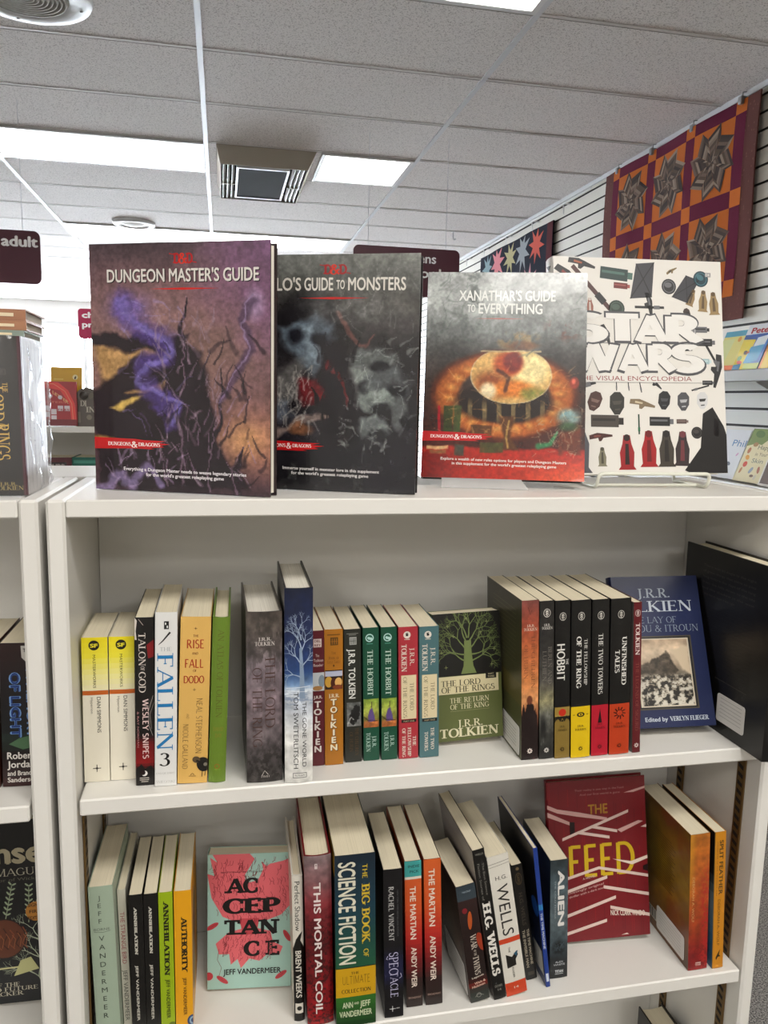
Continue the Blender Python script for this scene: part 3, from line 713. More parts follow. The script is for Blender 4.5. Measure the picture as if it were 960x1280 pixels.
wall_shelf(1.4, 4.4, 2.085, ZU, .004, M['shelf_grey'], 'upper grey display shelf on the slatwall at the right edge')
wall_shelf(1.4, 4.4, 2.04, ZL, .012, M['shelf_grey'], 'lower grey display shelf with white lip at the right edge')
def face_left(Y0, X, Z, lean): return (X, Y0, Z, -90, 0, lean)
GR = 'picture books facing out on the wall shelves'
book('picture_book', 'blue picture book titled in red script on the upper wall shelf', 'book', GR, face_left(3.008, 2.135, ZU, 21), .008, .162, .205, '#3f77b4', faceout=True, hard=True, cov='cover_gloss',
 front=[('p', [(0, 0), (1, 0), (1, .22), (0, .25)], '#cfd3d8'), ('r', 0, .22, 1, .36, '#2d5fa0'), ('p', [(0, .32), (.5, .34), (.42, 1), (0, 1)], '#d3bf1e'), ('p', [(.55, .3), (.95, .26), (.9, .5), (.5, .52)], '#cfd8da'), ('p', [(.42, .5), (.92, .46), (.86, .82), (.36, .86)], '#46a0c4'),
  ('e', .3, .62, 14, 9, '#2c2a26', 20), ('e', .38, .62, 11, 5, '#c5642c', -10), ('e', .14, .74, 14, 12, '#5b8a3c', 0), ('e', .2, .83, 18, 8, '#c9482f', 10), ('p', [(0, .88), (.3, .86), (.3, 1), (0, 1)], '#3c88a8'), ('r', .42, .86, 1, 1, '#b9c66a'), ('th', 'Pete', .18, .85, .13, .13, '#a32a3a', 'BB')])
book('picture_book', 'pale yellow picture book partly behind the white encyclopedia, upper wall shelf', 'book', GR, face_left(3.19, 2.16, ZU, 21), .008, .165, .19, '#d8cf86', faceout=True, hard=True, cov='cover_gloss',
 front=[('r', 0, 0, 1, .14, '#5aa0b4'), ('e', .7, .22, 12, 12, '#d39a4a'), ('p', [(0, .2), (.5, .2), (.4, .9), (0, .9)], '#cfd39a'), ('r', 0, .86, 1, 1, '#d9793a')])
book('picture_book', 'glossy yellow picture book at the very right edge of the upper wall shelf', 'book', GR, face_left(2.838, 2.135, ZU, 21), .010, .20, .22, '#d9b90f', faceout=True, hard=True, cov='cover_gloss',
 front=[('r', 0, 0, .06, 1, '#d98a1f'), ('e', .3, .42, 22, 16, '#27606a', 20), ('e', .36, .46, 10, 7, '#d9c04a', 20), ('e', .34, .75, 12, 6, '#3a3a30', 0), ('e', .62, .4, 22, 16, '#27606a', -20), ('r', .2, .08, .9, .2, '#c74a2a')])
book('picture_book', 'green and cream picture book lettered Happy on the lower wall shelf', 'book', GR, face_left(2.962, 2.15, ZL, 22), .008, .180, .238, '#d9d0ae', faceout=True, hard=True,
 front=[('p', [(0, 0), (1, 0), (1, .27), (.8, .3), (.65, .2), (.5, .3), (.3, .28), (0, .34)], '#7d8f52'), ('e', .3, .1, 30, 16, '#5f7a40', 10), ('e', .75, .12, 34, 14, '#6e8548', -8), ('th', 'Happy', .42, .95, .34, .085, '#5a6058', 'N'), ('th', 'in Your', .42, .84, .47, .07, '#7a6a5a', 'N'), ('th', 'Skin', .40, .78, .595, .085, '#5a6a70', 'N'),
  ('e', .16, .42, 10, 14, '#b5764e', 10), ('e', .2, .55, 14, 10, '#d8a04a', 30), ('e', .22, .68, 13, 13, '#c9563e', -20), ('e', .15, .8, 7, 14, '#b07a4a', 12), ('e', .5, .78, 9, 16, '#8e9aa8', 30), ('e', .75, .76, 8, 16, '#a86a4e', -15), ('e', .6, .88, 12, 6, '#7a5a48', 0), ('e', .72, .9, 7, 12, '#c9c3b4', 10), ('e', .3, .3, 16, 10, '#a8845a', 0)])
book('picture_book', 'white picture book with thin blue lettering beside the cream one, lower wall shelf', 'book', GR, face_left(3.15, 2.165, ZL, 20), .008, .17, .225, '#d4d6da', faceout=True, hard=True,
 front=[('th', 'Phil', .46, .98, .27, .14, '#4f86b0', 'N'), ('e', .8, .5, 10, 5, '#c9a0c0', -50), ('e', .6, .7, 14, 8, '#6a7080', 20), ('e', .2, .5, 14, 22, '#8fb0c8', 20)])
book('picture_book', 'dark photo book with white border at the right edge, lower wall shelf', 'book', GR, face_left(2.735, 2.10, ZL, 20), .012, .15, .17, '#d9d6ce', faceout=True, hard=True,
 front=[('r', .06, .05, .94, .95, '#5a3d2c'), ('e', .35, .4, 24, 30, '#4f7a3c', 20), ('e', .6, .65, 26, 18, '#7a4a34', 0)])
# ------------------------------------------------------------------ bookcases
ZT, Z2, Z3 = CZ-.111, CZ-.4505, CZ-.7825
PT = .0195
def bookcase(xi0, xi1, yf, yb, zt, shelves, label, group, depth_pan=None, slots=True, sides=(True, True), front=1):
    t = empty('bookcase', ((xi0+xi1)/2, (yf+yb)/2, 0), label, 'bookcase', group)
    if sides[0]:
        f = MB(); f.box(xi0-PT, yf, 0, xi0-.0002, yb, zt, .003); wb(f, 'side_panel', M['laminate'], t)
    if sides[1]:
        f = MB(); f.box(xi1+.0002, yf, 0, xi1+PT, yb, zt, .003); wb(f, 'side_panel', M['laminate'], t)
    f = MB(); f.box(xi0+.0005, yf+.0005, zt-PT, xi1-.0005, yb, zt-.0003, .0015); wb(f, 'top_panel', M['laminate'], t)
    f = MB(); f.box(xi0+.0005, yb-.03, .06, xi1-.0005, yb-.024, zt-PT-.0005); wb(f, 'back_panel', M['laminate'], t)
    for zs in shelves:
        f = MB(); f.box(xi0+.003, yf+.0015, zs-PT, xi1-.003, yb-.0305, zs, .0018); wb(f, 'shelf', M['laminate'], t)
    f = MB(); f.box(xi0+.0005, yf+.03, 0, xi1-.0005, yf+.045, .08); wb(f, 'kick_board', M['laminate'], t)
    if slots:
        for xs, sg in ((xi0, 1), (xi1, -1)):
            for yy in (yf+.030, yb-.075):
                f = MB(); f.cur = 0
                a, b = sorted((xs+sg*.0003, xs+sg*.0026)); f.box(a, yy, .09, b, yy+.016, Z2-PT-.001)
                f.cur = 1; z_ = .10; o_ = xs+sg*.0029
                while z_ < Z2-PT-.03:
                    f.poly([(o_, yy+.003, z_), (o_, yy+.013, z_+.003), (o_, yy+.013, z_+.009), (o_, yy+.003, z_+.006)]); z_ += .0127
                wb(f, 'shelf_standard', [M['standard'], M['slot']], t)
    return t
YFR, YBK = .862, 1.107
bookcase(-.164, .709, YFR, YBK, ZT, [Z2, Z3, Z3-.332, .155], 'white laminate bookcase filled with paperbacks in the middle', 'white bookcases')
bookcase(-1.084, -.2105, YFR, YBK, ZT, [Z2-.0015, Z3+.002, Z3-.332, .155], 'white bookcase at the left edge holding the black boxed set', 'white bookcases')
f0 = empty('bookcase', (-.3, 1.2, 0), 'white bookcase back to back with the middle one, seen between the books', 'bookcase', 'white bookcases')
for nm, bx in (('side_panel', (-.80, 1.111, 0, -.78, 1.285, ZT)), ('side_panel', (.13, 1.111, 0, .15, 1.285, ZT)), ('top_panel', (-.7795, 1.111, ZT-PT, .1295, 1.2845, ZT-.0003)), ('back_panel', (-.7795, 1.118, .06, .1295, 1.124, ZT-PT-.0005)),
               ('shelf', (-.7795, 1.1245, Z2-PT, .1295, 1.2845, Z2)), ('shelf', (-.7795, 1.1245, Z3-PT, .1295, 1.2845, Z3))):
    f = MB(); f.box(*bx, .0015); wb(f, nm, M['laminate'], f0)
# far bookcase with children's books
FY = 2.83
bookcase(-1.05, -.16, FY, FY+.30, CZ-.113, [CZ-.43, CZ-.75], 'farther white bookcase seen in the gap left of the purple book', 'white bookcases', slots=False)
GF = 'books around the farther white bookcase'
book('picture_book', 'yellow picture book standing on the farther bookcase', 'book', GF, (-.592, FY+.10, CZ-.113, 0, 0, 8), .008, .105, .205, '#c9a321', faceout=True, hard=True,
 front=[('c', .78, .17, 9, '#d8cfa6'), ('e', .78, .18, 3, 6, '#4a3a20', 20), ('r', .1, .2, .4, .22, '#d8c060'), ('r', .1, .25, .5, .27, '#d8c060')])
book('board_book', 'red board book with rows of pale tiles on the farther bookcase', 'book', GF, (-.632, FY+.05, CZ-.113, 0, 0, 6), .012, .135, .152, '#a3202c', faceout=True, hard=True,
 front=[('p', [(0, 0), (.55, .02), (.8, .2), (.95, .5), (1, 1), (.88, 1), (.82, .5), (.6, .2), (0, .1)], '#d2423c'), ('l', [(.02, .05), (.45, .06), (.72, .22), (.88, .5), (.92, .98)], 2.0, '#d88a6a'), ('th', 'LETTER', .42, .8, .24, .07, '#d8a878', 'B', -.7), ('th', 'LETTERS', .1, .75, .47, .045, '#c46a5a', 'B'),
   ('c', .36, .33, 7, '#c9c0c4'), ('c', .6, .36, 7, '#c9c0c4')]+[('r', .06+.16*i, .55+.14*j+(.08 if i == 2 else 0), .19+.16*i, .67+.14*j+(.08 if i == 2 else 0), '#cfc3c8') for i in range(5) for j in range(2) if not (j == 1 and i in (3, 4))]+[('r', 0, .86, 1, 1, '#7a1424'), ('th', 'THE', .08, .28, .65, .05, '#a32a3a', 'B'), ('th', 'TILES', .52, .82, .64, .05, '#a32a3a', 'B')])
rs = empty('round_box', (-.466, FY+.10, CZ-.113), 'dark grey rounded box with pale lettering beside the red board book', 'box')
mb = MB(); mb.col = srgb('#57504a'); pts = [(-.036, 0)]+[(.036*math.cos(R(180-10*i)), .1+.034*math.sin(R(180-10*i))) for i in range(19)]+[(.036, 0)]; n = len(pts)
mb.mesh([(x, y, z+.0003) for y in (-.03, .03) for x, z in pts], [tuple(range(n)), tuple(range(n, 2*n))]+[(i, (i+1) % n, n+(i+1) % n, n+i) for i in range(n)])
fc = Face(.072, .134); fc.run([('th', 'DI', .2, .5, .4, .14, '#bdb7ab', 'SB'), ('th', 'IN', .45, .9, .56, .14, '#bdb7ab', 'SB'), ('c', .6, .76, 9, '#8f887c'), ('c', .25, .28, 6, '#7d766c'), ('e', .72, .2, 8, 12, '#7a746a', 30), ('r', .02, .62, .2, .9, '#8a8378')])
fc.emit(mb, lambda x, y, l: (-.036+x, -.03-l, .134-y), base=.0004, step=.0002); mb.build('box_body', M['cover'], rs)
mb = MB(); mb.col = srgb('#3f3a36'); mb.lathe([(.014, -.03), (.014, -.036), (0, -.037)], (0, 0, 0), 16); mb.v = [(x-.008, z, .108+y) for x, y, z in mb.v]; mb.build('lid_knob', M['cover'], rs)
book('hardcover_book', 'dark spine-out book beside the rounded box on the farther bookcase', 'book', GF, (-.4275, FY+.06, CZ-.113, 0, 0, 0), .02, .12, .115, '#201a1a', hard=True, spine=[('r', 0, .28, 1, .45, '#b3763a'), ('p', [(.3, .55), (1, .5), (1, .9), (.2, .95)], '#cfccc6')])
book('hardcover_book', 'dark maroon book with grey capitals on the far shelf below the red one', 'book', GF, (-.628, FY+.03, CZ-.43, 0, 0, 0), .112, .17, .210, '#6a3a40', hard=True, spine=[('r', 0, .08, .85, 1, '#3a3634'), ('th', 'AL-BURR', .03, .82, .14, .07, '#b9b4ad', 'BB')])
book('hardcover_book', 'teal green book on the far shelf next to the maroon one', 'book', GF, (-.514, FY+.03, CZ-.43, 0, 0, 0), .09, .17, .211, '#2f7466', hard=True, spine=[('r', .05, .05, .95, .1, '#5a9a8a'), ('r', .3, .3, .7, .8, '#24594f')])
# ------------------------------------------------------------------ painted cover art helpers (functions of u, v)
def vnoise(U, V, fx, fy, seed):
    g = np.random.RandomState(seed).rand(int(fy)+3, int(fx)+3); x, y = np.clip(U*fx, 0, int(fx)+.99), np.clip(V*fy, 0, int(fy)+.99); i, j = x.astype(int), y.astype(int); a, b = x-i, y-j
    a = a*a*(3-2*a); b = b*b*(3-2*b)
    return (g[j, i]*(1-a)+g[j, i+1]*a)*(1-b)+(g[j+1, i]*(1-a)+g[j+1, i+1]*a)*b
def fbm(U, V, f, seed, asp=1.3, oc=4):
    t = 0; s_ = 0
    for o in range(oc): t = t+vnoise(U, V, f*2**o, f*asp*2**o, seed+o)*.55**o; s_ += .55**o
    return t/s_
def rgb(h): h = h.lstrip('#'); return np.array([int(h[i:i+2], 16)/255 for i in (0, 2, 4)])
def blend(C, col, m): return C*(1-m[..., None])+(rgb(col) if isinstance(col, str) else col)*m[..., None]
def sm(x, a, b): t = np.clip((x-a)/(b-a), 0, 1); return t*t*(3-2*t)
def pmask(U, V, pts, soft=.01, jag=0, seed=1, asp=1.3):
    if jag: n1, n2 = fbm(U, V, 9, seed), fbm(U, V, 9, seed+9); U = U+(n1-.5)*jag; V = V+(n2-.5)*jag
    ins = np.zeros(U.shape, bool); d = np.full(U.shape, 9.0); n = len(pts)
    for i in range(n):
        (x0, y0), (x1, y1) = pts[i], pts[(i+1) % n]
        c = (y0 > V) != (y1 > V); ins ^= c & (U < (x1-x0)*(V-y0)/((y1-y0) or 1e-9)+x0)
        dx, dy = x1-x0, (y1-y0)*asp; t = np.clip(((U-x0)*dx+(V-y0)*asp*dy)/(dx*dx+dy*dy+1e-12), 0, 1); d = np.minimum(d, np.hypot(U-x0-t*dx, (V-y0)*asp-t*dy))
    return sm(np.where(ins, d, -d), -soft, soft)
def lmask(U, V, pts, w0, w1=None, soft=.5, jag=0, seed=3, asp=1.3):
    if jag: U = U+(fbm(U, V, 7, seed)-.5)*jag; V = V+(fbm(U, V, 7, seed+5)-.5)*jag
    m = np.zeros(U.shape); n = len(pts)-1; w1 = w0 if w1 is None else w1
    for i in range(n):
        (x0, y0), (x1, y1) = pts[i], pts[i+1]; dx, dy = x1-x0, (y1-y0)*asp
        t = np.clip(((U-x0)*dx+(V-y0)*asp*dy)/(dx*dx+dy*dy+1e-12), 0, 1); d = np.hypot(U-x0-t*dx, (V-y0)*asp-t*dy); w = w0+(w1-w0)*(i+t)/n
        m = np.maximum(m, sm(-d/w, -1, -soft*.5+0 if soft < 1 else 0))
    return m
def emask(U, V, u, v, a, b, soft=.1, asp=1.3): return sm(-np.hypot((U-u)/a, (V-v)/b), -1-soft, -1+soft)
def grad(V, stops):
    C = np.zeros(V.shape+(3,))
    for k in range(3): C[..., k] = np.interp(V, [s_[0] for s_ in stops], [rgb(s_[1])[k] for s_ in stops])
    return C
def ridge(U, base, amp, f, seed):
    return base-amp*(vnoise(U, U*0, f, 1, seed)*.6+vnoise(U, U*0, f*3, 1, seed+1)*.28+vnoise(U, U*0, f*8, 1, seed+2)*.12)

# ------------------------------------------------------------------ the four large books on top
GT = 'large books displayed on top of the bookcase'
def brushbanner(v, ue, col='#c2262a'):
    return [('p', [(0, v-.024), (ue*.55, v-.021), (ue*.66, v-.017), (ue*.95, v-.015), (ue*.84, v-.007), (ue, v-.003), (ue*.88, v+.004), (ue*.93, v+.010), (ue*.74, v+.015), (ue*.8, v+.02), (ue*.5, v+.019), (0, v+.024)], col)]
def logo(u, v, w, h, col):                                         # curled double-letter mark
    a, b = u-w/2, u+w/2
    return [('th', 'D', a, a+w*.36, v, h, col, 'SLAB'), ('th', 'D', b-w*.36, b, v, h, col, 'SLAB'), ('th', '&', a+w*.28, b-w*.28, v, h*1.05, '#d8412c', 'SB'), ('l', [(a-.02, v-h*.5), (a+w*.2, v-h*.3)], (1.2, .4), col), ('l', [(b+.02, v+h*.45), (b-w*.2, v+h*.3)], (1.2, .4), col)]
def warp(U, V, f, a, seed): return U+(fbm(U, V, f, seed)-.5)*a, V+(fbm(U, V, f, seed+50)-.5)*a
def scratch(C, U, V, n, seed, box, col, w, ln, ang, al):
    g = random.Random(seed)
    for _ in range(n):
        x, y = g.uniform(box[0], box[2]), g.uniform(box[1], box[3]); a = g.uniform(*ang); l = ln*g.uniform(.5, 1.3); b = a+g.uniform(-.6, .6)
        C = blend(C, col, lmask(U, V, [(x, y), (x+l*.5*math.cos(a), y-l*.4*math.sin(a)), (x+l*.5*math.cos(a)+l*.5*math.cos(b), y-l*.4*math.sin(a)-l*.4*math.sin(b))], w*g.uniform(.6, 1.6), w*.2)*al*g.uniform(.5, 1))
    return C
def art_violet(U, V):
    U0, V0 = U, V; U, V = warp(U, V, 10, .035, 301)
    n = fbm(U, V, 4, 11); n2 = fbm(U, V, 13, 21)
    C = grad(V, [(0, '#4d3a41'), (.12, '#6a4a4f'), (.3, '#86605e'), (.45, '#8d675c'), (.7, '#6e4a4c'), (1, '#3a2630')])
    C = blend(C, '#764a72', sm(U+n*.4, .75, 1.25)*sm(-V, -.75, -.1)); C = blend(C, '#a8684e', sm(U, .6, 1)*np.exp(-((V-.78)/.13)**2)*.8)
    C = blend(C, '#c78c52', np.exp(-((U-.86)/.14)**2-((V-.77)/.08)**2)*.75)
    C = blend(C, '#b98a4e', pmask(U, V, [(.02, .40), (.42, .39), (.36, .47), (.2, .56), (.06, .58)], .03, .04, 2)); C = blend(C, '#d0b255', pmask(U, V, [(.12, .64), (.30, .61), (.16, .68)], .012))
    C = C*(.82+.36*n[..., None])*(.9+.2*n2[..., None])
    dark = '#22161f'
    C = blend(C, dark, pmask(U, V, [(.0, .36), (.25, .35), (.55, .36), (.5, .43), (.2, .42), (.0, .395)], .015, .05, 5)*.95)
    C = blend(C, dark, pmask(U, V, [(.05, .54), (.25, .46), (.5, .40), (.62, .43), (.66, .6), (.72, .80), (.9, .98), (.4, 1.0), (.02, .98), (.0, .6)], .02, .06, 6)*.93)
    C = blend(C, '#caa548', pmask(U, V, [(.10, .655), (.30, .60), (.26, .625), (.16, .675)], .01, .02, 8)); C = blend(C, '#b98a4e', pmask(U, V, [(.18, .60), (.42, .545), (.40, .575), (.2, .605)], .01, .02, 9)*.9)
    for pts, w in (([(.52, .97), (.5, .7), (.54, .5), (.52, .36), (.55, .22)], .05), ([(.66, .98), (.7, .78), (.74, .6), (.72, .5)], .035), ([(.44, .98), (.42, .8), (.46, .62)], .03), ([(.82, .99), (.8, .9), (.86, .8)], .05)):
        C = blend(C, '#2b1c27', lmask(U, V, pts, w, w*.15, jag=.05, seed=int(w*999)))
        C = blend(C, '#9a7a92', lmask(U+.012, V, pts, w*.22, w*.04, jag=.08, seed=4)*.5)
    for i in range(14):
        x = .5+.45*((i*37) % 17)/17; y = .62+.36*((i*53) % 19)/19
        C = blend(C, '#8d6f8a', lmask(U, V, [(x, y), (x+.05*((i % 5)-2), y-.09)], .008, .001, jag=.02)*.55)
    mist = [(.17, .24), (.27, .33), (.42, .38), (.43, .45), (.30, .50), (.27, .55), (.38, .60), (.48, .64), (.47, .72)]
    C = blend(C, '#4b3386', lmask(U, V, mist, .095, .06, jag=.12, seed=31)*(.35+.8*n2)); C = blend(C, '#6f60b4', lmask(U, V, mist, .045, .02, jag=.10, seed=33)*(.2+.9*n2)); C = blend(C, '#6a55a8', emask(U, V, .22, .26, .1, .06, .9)*n2*1.1)
    C = blend(C, '#9a86c4', lmask(U, V, [(.02, .99), (.15, .93), (.22, .97), (.30, .90), (.36, .97)], .05, .03, jag=.1, seed=41)*.6)
    C = blend(C, '#c9902f', emask(U, V, .05, .80, .08, .025, .4)*.8); C = blend(C, '#a98bb4', emask(U, V, .92, .24, .05, .06, .6)*n2)
    C = blend(C, '#4a3350', lmask(U, V, [(.92, .22), (.84, .3), (.9, .42), (.82, .52), (.74, .62)], .035, .03, jag=.05, seed=45)*.75); C = blend(C, '#8d74a0', lmask(U+.012, V, [(.92, .22), (.84, .3), (.9, .42), (.82, .52), (.74, .62)], .008, .006, jag=.06, seed=46)*.6)
    C = scratch(C, U, V, 60, 5, (.38, .30, .72, .98), '#8f7488', .010, .12, (.6, 2.4), .55); C = scratch(C, U, V, 40, 6, (.42, .4, .98, .98), '#1b1119', .016, .12, (.6, 2.4), .7); C = scratch(C, U, V, 24, 7, (.1, .84, .5, .99), '#a58ab0', .012, .09, (.2, 2.8), .5)
    C = scratch(C, U, V, 26, 8, (.15, .22, .5, .7), '#8f80c8', .008, .12, (-.9, .9), .4)
    n3 = fbm(U0, V0, 60, 311, 1.3, 3); C = np.clip(C*(.84+.44*n3[..., None]), 0, 1)**.86; return C*.78+C.mean(-1, keepdims=True)*.22
book('roleplaying_book', 'big purple and brown hardcover with violet smoke, leftmost on the bookcase top', 'book', GT, (-.1472, .9632, ZT, -24.5, 0, .2), .021, .2185, .2785, '#3a2a30', faceout=True, hard=True, page='page_white', cov='cover_gloss',
 spine=[('tv', 'DUNGEON MASTER\'S GUIDE', .25, .8, .5, .4, '#d8d4cc', 'F')],
 front=[('ras', art_violet, 170, 216)]+logo(.53, .062, .11, .038, '#b8282c')+[('th', "DUNGEON MASTER'S GUIDE", .105, .945, .128, .052, '#1c1418', 'B'), ('th', "DUNGEON MASTER'S GUIDE", .10, .94, .125, .052, '#dcd8d2', 'B'), ('p', [(.34, .179), (.53, .175), (.73, .179), (.53, .184)], '#d0352f')]+brushbanner(.805, .44)+
 [('th', 'DUNGEONS', .08, .215, .806, .014, '#f0e6e2', 'SB'), ('th', '&', .218, .255, .807, .024, '#f0e6e2', 'SB'), ('th', 'DRAGONS', .258, .385, .806, .014, '#f0e6e2', 'SB'),
  ('th', 'Everything a Dungeon Master needs to weave legendary stories', .17, .87, .908, .014, '#e4dfe2', 'B', -.012), ('th', "for the world's greatest roleplaying game", .30, .745, .930, .014, '#e4dfe2', 'B', -.012)])
def art_grey(U, V):
    U0, V0 = U, V; U, V = warp(U, V, 9, .05, 321)
    n = fbm(U, V, 5, 51); n2 = fbm(U, V, 16, 61)
    C = grad(V, [(0, '#6d6f6a'), (.1, '#5f605c'), (.2, '#45433f'), (.4, '#2e2b2c'), (.7, '#262327'), (1, '#1d1b20')])
    C = C*(.6+.8*n[..., None])*(.85+.3*n2[..., None])
    C = blend(C, '#1c1a1e', emask(U, V, .36, .30, .2, .14, .5)*.8)
    # pale blue-grey crags
    for pts, c, a in (([(.24, .30), (.42, .25), (.52, .30), (.50, .42), (.44, .50), (.34, .46), (.24, .38)], '#6e7c87', .85), ([(.36, .31), (.43, .30), (.46, .43), (.38, .46)], '#8b9aa3', .8), ([(.12, .52), (.36, .44), (.38, .56), (.26, .64), (.14, .60)], '#7b7a76', .7), ([(.1, .6), (.28, .6), (.3, .70), (.1, .72)], '#76818e', .7)):
        C = blend(C, c, pmask(U, V, pts, .03, .08, 71)*a*(.45+.8*n2))
    for x, y in ((.31, .345), (.46, .345)): C = blend(C, '#15141a', emask(U, V, x, y, .045, .03, .5)*.85)
    # boulders at the right
    for x, y, a, b, c in ((.75, .44, .11, .06, '#5c605e'), (.68, .53, .1, .06, '#848b86'), (.84, .55, .12, .08, '#585c5d'), (.76, .61, .1, .045, '#7d8580'), (.74, .72, .09, .05, '#6e7472'), (.9, .66, .05, .07, '#646867')):
        C = blend(C, c, emask(U+(n-.5)*.1, V+(n2-.5)*.06, x, y, a, b, .3)*(.5+.7*n2)); C = blend(C, '#17161a', emask(U, V, x+.04, y+.03, a*.5, b*.5, .4)*.85)
    C = blend(C, '#221c1f', pmask(U, V, [(.46, .36), (.58, .38), (.66, .55), (.66, .74), (.54, .80), (.48, .8), (.44, .6)], .03, .06, 81)*.92)
    C = blend(C, '#6a1d22', pmask(U, V, [(.33, .52), (.46, .50), (.5, .6), (.38, .64)], .02, .06, 83)*.9); C = blend(C, '#7e2a2c', lmask(U, V, [(.50, .46), (.57, .5), (.62, .62)], .03, .01, jag=.05)*.6); C = blend(C, '#6d4a44', lmask(U, V, [(.55, .24), (.62, .34), (.72, .38), (.76, .34)], .02, .01, jag=.06)*.8)
    C = blend(C, '#a58f84', lmask(U, V, [(.2, .76), (.36, .70), (.5, .66)], .035, .02, jag=.03)*.6); C = blend(C, '#8a5a3a', emask(U, V, .35, .74, .06, .03, .4)*.7)
    C = blend(C, '#8d8e8b', emask(U, V, .66, .22, .22, .05, .9)*n2*.9)
    C = blend(C, '#4a4c48', sm(n2, .55, .75)*sm(V, .8, .95)*.5)
    C = scratch(C, U, V, 70, 15, (.08, .46, .42, .70), '#a39e98', .008, .09, (3.6, 5.2), .6); C = scratch(C, U, V, 40, 16, (.6, .36, .98, .76), '#9aa09c', .009, .08, (0, 3.1), .5); C = scratch(C, U, V, 40, 17, (.44, .4, .66, .8), '#120f12', .014, .12, (1.2, 1.9), .8); C = scratch(C, U, V, 30, 18, (.55, .7, .85, .82), '#8a8f8b', .008, .06, (0, 6), .6)
    C = scratch(C, U, V, 30, 19, (.5, .1, 1, .34), '#8f908c', .006, .1, (0, 3), .35); n3 = fbm(U0, V0, 60, 331, 1.3, 3); return np.clip(C*(.82+.48*n3[..., None]), 0, 1)**.88
_y = R(-22.1); _vx, _vy = .2232-.2185*math.cos(_y), .8905-.2185*math.sin(_y)
book('roleplaying_book', 'big dark grey hardcover, its left side behind the purple book', 'book', GT, (_vx, _vy, ZT, -22.1, 0, 0), .020, .2185, .2775, '#26242a', faceout=True, hard=True, page='page', cov='cover_gloss',
 front=[('ras', art_grey, 170, 216)]+logo(.54, .062, .13, .038, '#a8262c')+[('th', "VOLO'S", .105, .352, .120, .054, '#dcd8d0', 'B'), ('th', 'GUIDE', .37, .53, .120, .054, '#dcd8d0', 'B'), ('th', 'TO', .548, .594, .123, .038, '#dcd8d0', 'B'), ('th', 'MONSTERS', .612, .925, .120, .054, '#dcd8d0', 'B'),
  ('p', [(.34, .179), (.53, .175), (.73, .179), (.53, .185)], '#c22f2b')]+brushbanner(.808, .49)+[('th', 'DUNGEONS', .11, .268, .806, .014, '#f0e6e2', 'SB'), ('th', '&', .272, .302, .807, .024, '#f0e6e2', 'SB'), ('th', 'DRAGONS', .306, .415, .806, .014, '#f0e6e2', 'SB'),
  ('th', 'Immerse yourself in monster lore in this supplement', .25, .80, .903, .0135, '#d8d4d2', 'B', -.012), ('th', "for the world's greatest roleplaying game", .30, .74, .924, .0135, '#d8d4d2', 'B', -.012)])
